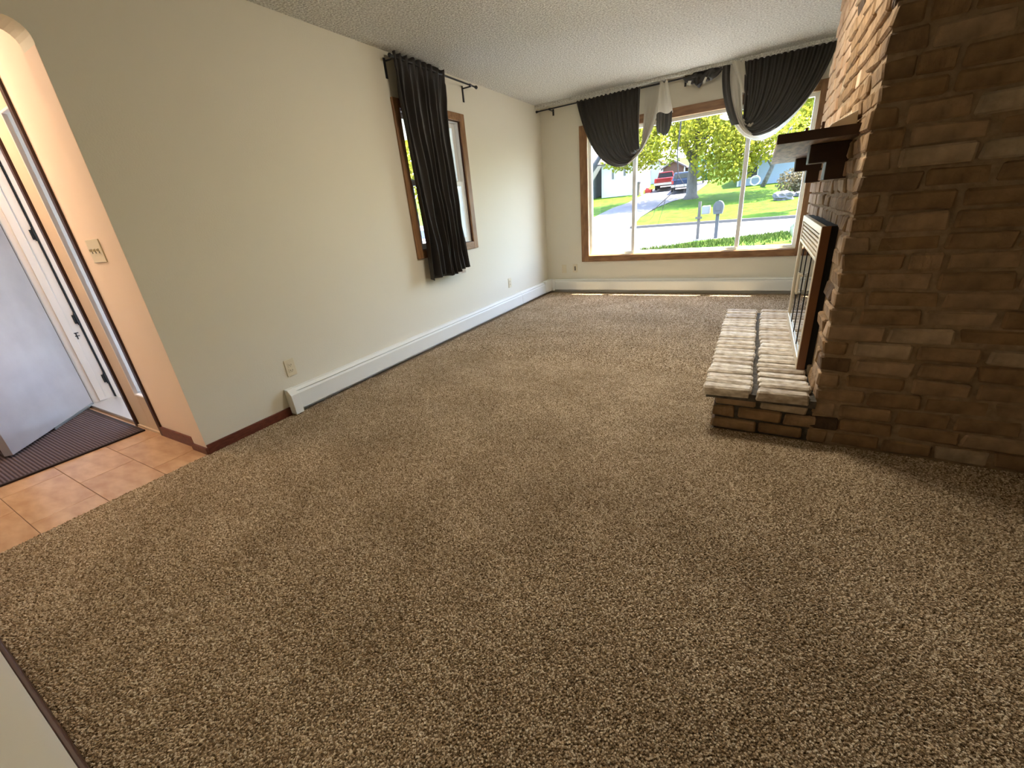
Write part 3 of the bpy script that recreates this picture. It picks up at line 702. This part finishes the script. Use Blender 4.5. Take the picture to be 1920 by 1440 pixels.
# ------------------------------------------------------------------ carpet pile (real yarn tufts, laid as small squares)
def tuft_patch(name, size, n, sc, seed):
    """a square of n x n leaning, twisted yarn tufts; each tuft carries its own shade value"""
    rg_ = np.random.default_rng(seed); k4 = np.arange(4); V = []; F = []; A = []
    st = size/n
    rings = ((0.0036, -0.0035), (0.0056, 0.0015), (0.0034, 0.0060))
    for j in range(n):
        for i in range(n):
            s_ = sc*rg_.uniform(0.75, 1.3); tx, ty, tw = rg_.uniform(-.5, .5), rg_.uniform(-.5, .5), rg_.uniform(0, 6.28)
            cx = (i+0.5+rg_.uniform(-.45, .45))*st-size/2; cy = (j+0.5+rg_.uniform(-.45, .45))*st-size/2
            b = len(V); sh = rg_.random()
            for q, (r, z) in enumerate(rings):
                for k in k4:
                    an = PI/2*k + q*0.7 + tw
                    V.append((cx+(r*math.cos(an)+0.0022*q*math.cos(tw)+z*tx)*s_, cy+(r*math.sin(an)+0.0022*q*math.sin(tw)+z*ty)*s_, z*s_)); A.append(sh)
            for q in range(2):
                for k in range(4): F.append((b+q*4+k, b+q*4+(k+1) % 4, b+q*4+4+(k+1) % 4, b+q*4+4+k))
            F.append((b+8, b+9, b+10, b+11))
    me = bpy.data.meshes.new(name); me.from_pydata(V, [], F)
    at = me.attributes.new('shade', 'FLOAT', 'POINT'); at.data.foreach_set('value', A)
    me.materials.append(MT['tuft']); me.update()
    return bpy.data.objects.new(name, me)        # kept out of the scene, only instanced
def pile_area(name, rects, size, n, sc, label, seed):
    patches = [tuft_patch('yarn_square', size, n, sc, seed*50+k) for k in range(7)]
    pts = []
    for x0, x1, y0, y1 in rects:
        nx = math.ceil((x1-x0)/size); ny = math.ceil((y1-y0)/size)
        for j in range(ny):
            for i in range(nx): pts.append((x0+size/2+(x1-x0-size)*i/(nx-1), y0+size/2+(y1-y0-size)*j/(ny-1), 0.0))
    mm = MB()
    for x0, x1, y0, y1 in rects: mm.quad((x0, y0, 0), (x1, y0, 0), (x1, y1, 0), (x0, y1, 0))
    nq = len(mm.v)
    me = bpy.data.meshes.new(name); me.from_pydata(mm.v+pts, [], mm.f); me.materials.append(MT['carpet'])
    sel = me.attributes.new('lay', 'FLOAT', 'POINT'); sel.data.foreach_set('value', [0.0]*nq+[1.0]*len(pts))
    o = bpy.data.objects.new(name, me); col.objects.link(o); o.location = (0, 0, 0.0006)
    tag(o, label, 'carpet', kind='stuff')
    ng = bpy.data.node_groups.new(name, 'GeometryNodeTree')
    ng.interface.new_socket('Geometry', in_out='INPUT', socket_type='NodeSocketGeometry')
    ng.interface.new_socket('Geometry', in_out='OUTPUT', socket_type='NodeSocketGeometry')
    N = ng.nodes; Lk = ng.links
    gi = N.new('NodeGroupInput'); go = N.new('NodeGroupOutput')
    j0 = N.new('GeometryNodeJoinGeometry')
    for p in patches:
        oi = N.new('GeometryNodeObjectInfo'); oi.inputs['Object'].default_value = p; oi.inputs['As Instance'].default_value = True
        Lk.new(oi.outputs['Geometry'], j0.inputs[0])
    ip = N.new('GeometryNodeInstanceOnPoints'); ip.inputs['Pick Instance'].default_value = True
    na = N.new('GeometryNodeInputNamedAttribute'); na.data_type = 'FLOAT'; na.inputs[0].default_value = 'lay'
    cm = N.new('FunctionNodeCompare'); cm.data_type = 'FLOAT'; cm.operation = 'GREATER_THAN'; cm.inputs[1].default_value = 0.5
    Lk.new(na.outputs[0], cm.inputs[0]); Lk.new(cm.outputs[0], ip.inputs['Selection'])
    ri = N.new('FunctionNodeRandomValue'); ri.data_type = 'INT'; ri.inputs[4].default_value = 0; ri.inputs[5].default_value = 6
    rt = N.new('FunctionNodeRandomValue'); rt.data_type = 'INT'; rt.inputs[4].default_value = 0; rt.inputs[5].default_value = 3; rt.inputs['Seed'].default_value = 5
    mu = N.new('ShaderNodeMath'); mu.operation = 'MULTIPLY'; mu.inputs[1].default_value = PI/2
    cx = N.new('ShaderNodeCombineXYZ')
    Lk.new(rt.outputs[2], mu.inputs[0]); Lk.new(mu.outputs[0], cx.inputs[2])
    Lk.new(gi.outputs[0], ip.inputs['Points']); Lk.new(j0.outputs[0], ip.inputs['Instance'])
    Lk.new(ri.outputs[2], ip.inputs['Instance Index']); Lk.new(cx.outputs[0], ip.inputs['Rotation'])
    jn = N.new('GeometryNodeJoinGeometry')
    Lk.new(gi.outputs[0], jn.inputs[0]); Lk.new(ip.outputs[0], jn.inputs[0]); Lk.new(jn.outputs[0], go.inputs[0])
    md = o.modifiers.new('pile', 'NODES'); md.node_group = ng
    return o
pile_area('carpet_pile', [(0.0, 4.2, -0.044, 0.93), (0.0135, 4.2, 0.93, 2.225), (0.07, 2.61, 2.225, 3.0)], 0.15, 29, 0.60, 'near part of the brown speckled shag carpet', 1)
pile_area('carpet_pile', [(0.07, 2.61, 3.0, 5.84), (2.61, 4.2, 4.27, 5.84), (2.61, XF, 3.97, 4.27)], 0.20, 27, 0.85, 'far part of the brown speckled shag carpet by the picture window', 2)

# ------------------------------------------------------------------ outdoors
def gz(y): return -0.4 if y < 29 else -0.4+0.107*(y-29)
def strip(name, m, label, pts_l, pts_r, dz=0.0):
    mb = MB()
    for (a, b), (c, d) in zip(zip(pts_l[:-1], pts_l[1:]), zip(pts_r[:-1], pts_r[1:])):
        mb.quad((a[0], a[1], gz(a[1])+dz), (c[0], c[1], gz(c[1])+dz), (d[0], d[1], gz(d[1])+dz), (b[0], b[1], gz(b[1])+dz))
    return tag(mb.build(name, m), label, kind='structure')
g = MB()
def near_l(x): return 15.1+ (x+0.3)*0.95 if x < 4 else 19.2
# near lawn right of a bend, street, far lawn
g2 = MB().box(-60, 60, 6.6, 29, -0.9, -0.42)
S('ground', g2, 'street', 'pale street surface outside the picture window')
lw = MB()
lw.prism([(0.2, 13.0), (60, 11.0), (60, 21.5), (6, 19.3), (2.4, 18.3), (0.7, 17.2), (-0.3, 15.0)], 'z', -0.7, -0.34)
S('lawn', lw, 'lawn', 'near lawn in front of the house')
m = MB()
for ya, yb in ((29.0, 60.0), (60.0, 140.0)):
    m.quad((-90, ya, gz(ya)), (90, ya, gz(ya)), (90, yb, gz(yb)), (-90, yb, gz(yb)))
S('lawn_slope', m, 'lawn', 'sunlit lawn rising beyond the street')
S('curb', MB().box(-4.6, 60, 28.85, 29.12, -0.42, -0.27), 'curb', 'concrete curb of the far lawn')
strip('driveway', 'drive', 'driveway climbing from the street to the parked cars',
      [(-11.5, 28.9), (-9.1, 32.5), (-9.2, 36.9), (-9.1, 40.4), (-8.5, 43), (-8.4, 50), (-8.4, 58)],
      [(-4.5, 28.9), (-4.7, 30.6), (-5.0, 33.4), (-4.9, 37.4), (-4.1, 41.2), (-3.0, 43.5), (-2.6, 58)], 0.03)
S('bounce_apron', MB().box(-12, 20, YB+T, 12.9, -0.44, -0.415), 'bounce_slab', 'added pale apron bouncing light up to the ceiling')  # added pale slab under the window, throws light onto the ceiling
S('side_yard', MB().box(-60, -T-2.0, -30, 6.6, -0.9, -0.45), 'lawn', 'lawn beside the house')
S('side_drive', MB().box(-12, -3.4, 6.0, 17, -0.448, -0.40), 'drive', 'paved parking pad beside the house')
S('back_yard', MB().box(-60, 60, -60, -30, -0.9, -0.45), 'lawn', 'lawn behind the house')
S('rear_yard', MB().box(XL-T, 60, -30, YR-T-0.05, -0.9, -0.45), 'lawn', 'lawn outside the rear room')
S('foundation', MB().box(XL-T, XR+T, YR-T, YB+T, -0.9, -0.1), 'concrete', 'concrete foundation under the floor')

# grass tufts along the near lawn edge
gb = MB()
for i in range(5200):
    x = R.uniform(-0.6, 6.5); ymax = near_l(x) if x > -0.3 else 15
    y = ymax - abs(R.gauss(0, 1.3))
    h = R.uniform(0.05, 0.17); a = R.uniform(0, PI); w = 0.022
    dx, dy = math.cos(a)*w, math.sin(a)*w; lx, ly = R.uniform(-.06, .06), R.uniform(-.06, .06)
    b = len(gb.v); gb.v += [(x-dx, y-dy, -0.345), (x+dx, y+dy, -0.345), (x+lx, y+ly, -0.345+h)]; gb.f.append((b, b+1, b+2))
tag(gb.build('grass_edge', 'blade'), 'ragged grass along the near edge of the street', 'grass', kind='stuff')

def leaves(mb, centres, n, size, rr):
    wts = [q[1]**2 for q in centres]
    for _ in range(n):
        c, rad, sc = rr.choices(centres, wts)[0]
        while True:
            d = Vector((rr.uniform(-1, 1), rr.uniform(-1, 1), rr.uniform(-1, 1)))
            if d.length <= 1: break
        p = Vector(c)+Vector((d.x*rad*sc[0], d.y*rad*sc[1], d.z*rad*sc[2]))
        s = size*rr.uniform(0.6, 1.4)
        a = Vector((rr.gauss(0, 1), rr.gauss(0, 1), rr.gauss(0, 1))).normalized(); b = a.orthogonal().normalized(); c2 = a.cross(b)
        mb.quad(p-b*s-c2*s*0.5, p+b*s*0.2-c2*s*0.7, p+b*s+c2*s*0.4, p-b*s*0.1+c2*s*0.7)
def tree(label, base, h, r, blobs, nleaf, lsize, limbs, mt='bark', seed=1, name='tree'):
    rr = random.Random(seed)
    root = empty(name, base, label, 'tree')
    B = Vector(base)
    pts = [B+Vector((0, 0, -0.1)), B+Vector((0.02, 0, 0.35)), B+Vector((0, 0, h*0.5)), B+Vector((0.05, 0, h))]
    MB().tube(pts, [r*1.7, r*1.08, r*0.95, r*0.8], 14).build('trunk', mt, root, smooth=True)
    for L in limbs:
        q = [B+Vector(v) for v in L[0]]
        MB().tube(q, L[1], 8).build('limb', mt, root, smooth=True)
    if nleaf:
        mb = MB(); leaves(mb, [(B+Vector(c), rad, sc) for c, rad, sc in blobs], nleaf, lsize, rr)
        tag(mb.build('foliage', 'leaf', root), kind='stuff')
    return root
tb = (-2.75, 42.2, 1.0)
bl = [((-3.2, -3, 4.2), 2.3, (1.5, 1.2, .8)), ((-1.5, 0, 6.5), 3.0, (1.4, 1.2, .8)), ((1.8, -2, 5.0), 2.6, (1.3, 1.2, 1.0)), ((3.4, -3, 3.2), 2.0, (1.0, 1.2, 1.2)),
      ((4.2, 0, 6.5), 3.0, (1.3, 1.2, .9)), ((-5.2, -1, 6.4), 2.8, (1.4, 1.2, .7)), ((0.5, 1, 9.5), 3.6, (1.8, 1.3, .8)), ((6.4, 1, 8.6), 2.6, (1.1, 1.2, .8)), ((2.6, -3.2, 2.6), 1.9, (1.3, 1.0, 0.95)), ((5.6, -3, 3.6), 1.9, (1.2, 1.0, 0.9)), ((-4.6, -3.5, 3.6), 1.6, (1.5, 1.0, 0.7))]
lim = [([(0, 0, 2.9), (-1.0, 0, 4.6), (-2.6, 0, 6.4), (-4.5, 0, 7.5)], [0.34, 0.26, 0.17, 0.06]), ([(0, 0, 3.0), (0.7, 0, 4.6), (1.8, 0, 6.3), (3.6, 0, 8.0)], [0.36, 0.27, 0.18, 0.06]),
       ([(0.1, 0, 3.2), (0.1, 0.3, 6.0), (-0.2, 0.2, 9.0)], [0.30, 0.2, 0.07]), ([(0.4, -.2, 3.6), (2.3, -1.5, 4.6), (4.4, -2.4, 4.9)], [0.16, 0.10, 0.03])]
tree('big spreading tree with grey trunk and yellow-green leaves across the street', tb, 3.2, 0.43, bl, 24000, 0.125, lim, seed=3)
# trees further back and in the side yard
def blobs(n, w, z0, z1, rr): return [((rr.uniform(-w, w), rr.uniform(-1.5, 1.5), rr.uniform(z0, z1)), rr.uniform(1.6, 2.8), (1.3, 1.2, .9)) for _ in range(n)]
r3 = random.Random(5)
tree('leafy tree far behind the white house at left', (-15.5, 74, 4.4), 3.0, 0.35, blobs(8, 4.5, 4, 9, r3), 4500, 0.22, [], seed=8)
tree('leafy tree behind the parked red pickup', (-4.0, 76, 4.6), 3.0, 0.3, blobs(8, 4.5, 4, 8, r3), 4500, 0.22, [], seed=9)
tree('leafy tree behind the pale blue house', (4.0, 64, 3.3), 4.0, 0.3, blobs(9, 4.5, 4.5, 10, r3), 5500, 0.2, [], seed=10)
tree('leafy tree at the right end of the far lawn', (16.5, 52, 2.0), 4.0, 0.3, blobs(9, 3.0, 3.5, 10, r3), 5500, 0.2, [], seed=12)
tree('slender grey trunk seen beside the fireplace bricks', (4.78, 32.0, -0.05), 6.0, 0.13, [((0, 0, 6.2), 1.1, (1, 1, 1)), ((0.6, 0, 7.4), 1.2, (1, 1, 1))], 1500, 0.12, [], seed=14)
tree('leafy tree outside the small left window', (-13.5, 18.5, -0.45), 2.2, 0.22, blobs(8, 3.0, 2.6, 6.5, r3), 5200, 0.13, [], seed=16)
# leaning pale trunk
lt = empty('tree', (2.55, 46.0, 1.4), 'leaning pale trunk in front of the blue house', 'tree')
MB().tube([(2.55, 46, 1.35), (3.0, 46, 2.6), (3.6, 46, 4.4), (4.4, 46, 6.4)], [0.20, 0.17, 0.15, 0.1], 9).build('trunk', 'birch', lt, smooth=True)
MB().tube([(3.1, 46, 2.9), (2.6, 45.9, 3.7), (2.3, 45.8, 4.6)], [0.10, 0.07, 0.04], 7).build('limb', 'birch', lt, smooth=True)
# hanging twig of a nearer branch
tw = empty('bare_branch', (0.0, 24.0, 0.4), 'thin dark bare branch drooping in front of the street', 'branch')
def PX(a): return a
MB().tube([(-1.05, 24, 4.6), (-1.15, 24, 3.2), (-1.05, 24, 2.2), (-1.25, 24, 1.45), (-2.1, 24, 0.75), (-2.9, 24, 0.35)], [0.035, 0.03, 0.025, 0.022, 0.016, 0.006], 6).build('stem', 'twig', tw)
MB().tube([(-1.6, 24, 1.12), (-1.75, 24, 0.55), (-1.95, 24, -0.1)], [0.016, 0.011, 0.005], 5).build('twig', 'twig', tw)
MB().tube([(-2.1, 24, 0.75), (-2.15, 24, 0.45), (-2.35, 24, 0.2)], [0.012, 0.009, 0.004], 5).build('twig', 'twig', tw)
MB().tube([(-1.05, 24, 2.2), (-0.75, 24, 1.75), (-0.7, 24, 1.2)], [0.016, 0.011, 0.004], 5).build('twig', 'twig', tw)

# bush and boulder on the far lawn
bu = empty('bush', (4.6, 39.4, 0.7), 'tan leafless bush on the far lawn next to the fireplace edge', 'bush')
mb = MB(); leaves(mb, [((4.7, 39.4, 1.5), 1.15, (1.15, 0.8, 0.85)), ((5.5, 39.6, 1.7), 1.1, (1.0, .8, .95))], 3200, 0.075, random.Random(21))
for i in range(60):
    a = R.uniform(0, 2*PI); q = R.uniform(0.3, 1.1)
    mb.tube([(4.8+R.uniform(-.2, .2), 39.4, 0.6), (4.9+math.cos(a)*q, 39.4+math.sin(a)*q*.6, R.uniform(1.4, 2.5))], [0.02, 0.006], 4)
tag(mb.build('twigs', 'bushl', bu), kind='stuff')
bo = MB().ball((3.95, 36.5, 0.62), 0.55, 14, 9, (1.05, 0.8, 0.68), 0.5).build('boulder', 'rock', smooth=False)
tag(bo, 'grey boulder on the far lawn below the tan bush', 'boulder')
bo = MB().ball((5.1, 37.6, 0.66), 0.40, 12, 8, (1.6, 0.8, 0.5), 0.5).build('boulder', 'rock', smooth=False)
tag(bo, 'long low stone behind the boulder beside the brick edge', 'boulder')

# mailboxes at the street
mx = empty('mailbox', (0.66, 18.6, -0.4), 'white box on a wooden post at the street edge', 'mailbox')
MB().box(0.60, 0.70, 18.55, 18.65, -0.4, 0.965).build('post', 'postw', mx)
MB().box(0.53, 0.77, 18.5, 18.54, 0.35, 0.43).build('crossbar', 'postw', mx)
MB().box(0.74, 1.02, 18.45, 18.85, 0.50, 0.80).build('box', 'mbox', mx, bevel=0.03)
mx = empty('mailbox', (1.32, 18.6, -0.4), 'dark grey plastic mailbox on a post at the street edge', 'mailbox')
MB().box(1.24, 1.36, 18.54, 18.66, -0.4, 0.50).build('post', 'greym', mx, bevel=0.01)
pf = [(1.17, 0.48), (1.45, 0.48), (1.48, 0.62)] + [(1.31+0.18*math.cos(a), 0.72+0.22*math.sin(a)) for a in [PI*k/8 for k in range(9)]] + [(1.14, 0.62)]
bx_ = fix_normals(MB().prism(pf, 'y', 18.35, 18.85).build('box', 'greym', mx))
MB().box(1.23, 1.39, 18.33, 18.349, 0.60, 0.80).build('door', 'greym', bx_, bevel=0.004)
# round grey thing by the window
hr = empty('hose_reel', (4.0, 15.5, -0.34), 'grey ring-shaped reel standing in the grass near window corner', 'reel')
tb_ = MB(); tb_.tube([(3.95+0.36*math.cos(a), 15.5, 0.06+0.36*math.sin(a)) for a in [2*PI*k/20 for k in range(21)]], 0.07, 8).build('ring', 'chrome', hr, smooth=True)
MB().tube([(3.95, 15.35, 0.06), (3.95, 15.65, 0.06)], 0.12, 12).box(3.91, 3.99, 15.47, 15.53, -0.40, 0.06).build('hub', 'greym', hr)

# houses
def house(label, x0, x1, y0, y1, z0, z1, wallm, roofm, ridge='x', over=0.4, rise=1.8, wins=(), name='house', lap=True):
    root = empty(name, ((x0+x1)/2, (y0+y1)/2, z0), label, 'house')
    MB().box(x0, x1, y0, y1, z0-1.0, z1).build('wall', wallm, root)
    if ridge == 'x':
        ym = (y0+y1)/2
        pts = [(y0-over, z1-0.12), (ym, z1+rise), (y1+over, z1-0.12), (y1+over, z1+0.04), (ym, z1+rise+0.18), (y0-over, z1+0.04)]
        fix_normals(MB().prism(pts, 'x', x0-over, x1+over).build('roof', roofm, root))
        gp = MB().prism([(y0, z1), (ym, z1+rise), (y1, z1)], 'x', x0, x1); gp.build('gable', wallm, root)
    else:
        xm = (x0+x1)/2
        pts = [(x0-over, z1-0.12), (xm, z1+rise), (x1+over, z1-0.12), (x1+over, z1+0.04), (xm, z1+rise+0.18), (x0-over, z1+0.04)]
        fix_normals(MB().prism(pts, 'y', y0-over, y1+over).build('roof', roofm, root))
        MB().prism([(x0, z1), (xm, z1+rise), (x1, z1)], 'y', y0, y1).build('gable', wallm, root)
    for (a, b, c, d) in wins:
        w = MB().box(a-0.08, b+0.08, y0-0.05, y0-0.001, c-0.08, d+0.08).build('window', 'siding', root)
        MB().box(a, b, y0-0.06, y0-0.05, c, d).build('pane', 'dkwin', w)
    MB().box(x0-0.06, x0+0.08, y0-0.06, y0-0.002, z0-0.5, z1).build('corner_board', 'siding', root)
    MB().box(x1-0.08, x1+0.06, y0-0.06, y0-0.002, z0-0.5, z1).build('corner_board', 'siding', root)
    return root
house('white house wall with shutters behind the first window pane', -13.3, -9.6, 50.5, 58, 1.9, 5.3, 'siding', 'roof', 'x', 0.4, 2.0, [(-12.2, -11.95, 3.7, 4.7), (-10.9, -10.65, 3.9, 4.7)])
house('grey garage wall at the left edge of the picture window', -22, -14.3, 49.0, 58, 1.9, 5.3, 'greysid', 'roof', 'x', 0.5, 2.2, [])
house('pale blue house beyond the right part of the lawn', 0.5, 8.5, 48.0, 55, 1.5, 3.9, 'bluesid', 'roof', 'x', 0.4, 1.6, [(1.2, 2.0, 2.3, 3.3)])
house('white garage far behind the red pickup', -13.0, -9.4, 62, 67, 3.3, 5.6, 'siding', 'roof', 'y', 0.3, 1.0, [(-10.9, -10.4, 3.8, 4.8)], name='garage')
house('small brown shed behind the pickup roof', -8.6, -6.0, 60, 63, 2.9, 4.6, 'brownw', 'roof', 'y', 0.2, 0.7, [], name='shed')
house('small white gabled cottage behind the blue car', -5.4, -3.6, 60, 64, 2.9, 4.4, 'siding', 'roof', 'y', 0.2, 0.7, [(-4.7, -4.3, 3.4, 4.1)], name='cottage')
# playground slide, bin and post
sd = empty('playground_slide', (-3.5, 55.0, 2.4), 'green curled plastic slide partly behind the big tree', 'slide')
MB().tube([(-3.3+0.55*math.cos(a)*(1-0.03*k), 55+0.5*math.sin(a), 5.3-0.22*k) for k, a in enumerate([0.55*q for q in range(12)])], 0.34, 10).build('tube', 'green', sd, smooth=True)
MB().tube([(-3.3, 55.2, 2.3), (-3.3, 55.2, 5.4)], 0.09, 8).build('pole', 'greym', sd)
bi = empty('trash_bin', (-9.2, 49.6, 1.8), 'tall dark bin beside the driveway near the white post', 'bin')
fix_normals(MB().prism([(-9.5, 1.75), (-8.98, 1.75), (-8.9, 3.0), (-9.58, 3.0)], 'y', 49.3, 49.9).build('body', 'postw', bi)); MB().box(-9.6, -8.88, 49.26, 49.94, 3.0, 3.1).build('lid', 'greym', bi)
tag(MB().box(-8.75, -8.5, 49.3, 49.5, 1.75, 3.35).build('white_post', 'siding', bevel=0.03), 'thick white post beside the driveway at the bin', 'post')
hp = empty('hoop', (2.05, 46.2, 1.55), 'white ring leaning at the foot of the leaning pale trunk', 'hoop')
MB().tube([(1.95+0.36*math.cos(a), 45.4, 1.95+0.36*math.sin(a)) for a in [2*PI*k/18 for k in range(19)]], 0.06, 6).build('ring', 'siding', hp, smooth=True)

# vehicles, modelled nose towards +y
def vehicle(label, name, paint, loc, rz, kind, cat):
    root = empty(name, (0, 0, 0), label, cat)
    W = 0.92
    if kind == 'pickup':
        body = [(-2.7, 0.45), (2.6, 0.45), (2.7, 0.75), (2.6, 1.05), (1.3, 1.15), (-2.65, 1.12), (-2.72, 0.8)]
        cabp = [(-0.35, 1.13), (1.35, 1.13), (0.75, 1.78), (-0.25, 1.80)]
    elif kind == 'suv':
        body = [(-2.3, 0.42), (2.3, 0.42), (2.4, 0.7), (2.25, 1.0), (1.1, 1.08), (-2.32, 1.08), (-2.38, 0.75)]
        cabp = [(-2.3, 1.07), (1.15, 1.07), (0.5, 1.70), (-1.9, 1.74)]
    else:
        body = [(-2.25, 0.38), (2.25, 0.38), (2.3, 0.65), (2.1, 0.85), (1.0, 0.95), (-2.15, 1.0), (-2.3, 0.75)]
        cabp = [(-1.8, 0.98), (1.0, 0.95), (0.3, 1.42), (-1.0, 1.46)]
    fix_normals(MB().prism(body, 'x', -W, W).build('body', paint, root, bevel=0.05))
    mb = MB(); n = len(cabp)
    lo = [(s*(W-0.05 if q[1] < 1.2 else W-0.22), q[0], q[1]) for s in (-1, 1) for q in cabp]
    mb.v = lo; mb.f = [tuple(range(n)), tuple(range(n, 2*n))[::-1]] + [(i, n+i, n+(i+1) % n, (i+1) % n) for i in range(n)]
    cb = fix_normals(mb.build('cabin', paint, root, bevel=0.04))
    zb, zt = cabp[0][1], cabp[2][1]
    # rear window
    yb0, yb1 = cabp[0][0], cabp[3][0]
    fy = lambda z: yb0+(yb1-yb0)*(z-zb)/(cabp[3][1]-zb)
    za, zc = zb+0.12, zt-0.10
    MB().quad((-W+0.18, fy(za)-0.02, za), (W-0.18, fy(za)-0.02, za), (W-0.27, fy(zc)-0.02, zc), (-W+0.27, fy(zc)-0.02, zc)).build('rear_window', 'dkwin', cb)
    for s in (-1, 1):
        MB().quad((s*(W-0.075), yb0+0.35, za), (s*(W-0.075), cabp[1][0]-0.35, za), (s*(W-0.19), cabp[2][0]-0.12, zc), (s*(W-0.19), yb1+0.25, zc)).build('side_window', 'dkwin', cb)
    yr = min(q[0] for q in body)
    MB().box(-W-0.01, W+0.01, yr-0.12, yr+0.05, 0.42, 0.64).build('bumper', 'chrome', root, bevel=0.02)
    MB().box(-0.17, 0.17, yr-0.125, yr-0.121, 0.50, 0.60).build('number_plate', 'siding', root)
    for s in (-1, 1):
        MB().box(s*(W-0.10)-0.09, s*(W-0.10)+0.09, yr-0.02, yr+0.06, 0.72, 1.02).build('tail_light', 'redl', root, bevel=0.01)
        for yw in (-1.45, 1.5):
            wh = MB().tube([(s*(W-0.22), yw, 0.36), (s*(W+0.01), yw, 0.36)], 0.36, 16).build('wheel', 'tyre', root)
            MB().tube([(s*(W+0.01), yw, 0.36), (s*(W+0.02), yw, 0.36)], 0.20, 12).build('hubcap', 'chrome', wh)
    root.location = loc; root.rotation_euler.z = rz
    return root
vehicle('red pickup parked at the top of the driveway seen from behind', 'pickup_truck', 'redp', (-6.9, 53.0, gz(53)-0.05), 0.10, 'pickup', 'truck')
vehicle('blue sport utility car parked beside the big tree trunk', 'parked_car', 'bluep', (-4.55, 49.0, gz(49)-0.05), 0.12, 'suv', 'car')
vehicle('silver car parked outside the small left window', 'parked_car', 'silver', (-7.6, 12.0, -0.40), 0.9, 'sedan', 'car')
tag(MB().box(-8.6, -7.9, 50.6, 51.2, gz(50.9), gz(50.9)+0.35).ball((-8.4, 50.9, 2.3), 0.2).build('ride_on_toy', 'redl', bevel=0.04), 'small red ride-on toy beside the red pickup', 'toy')
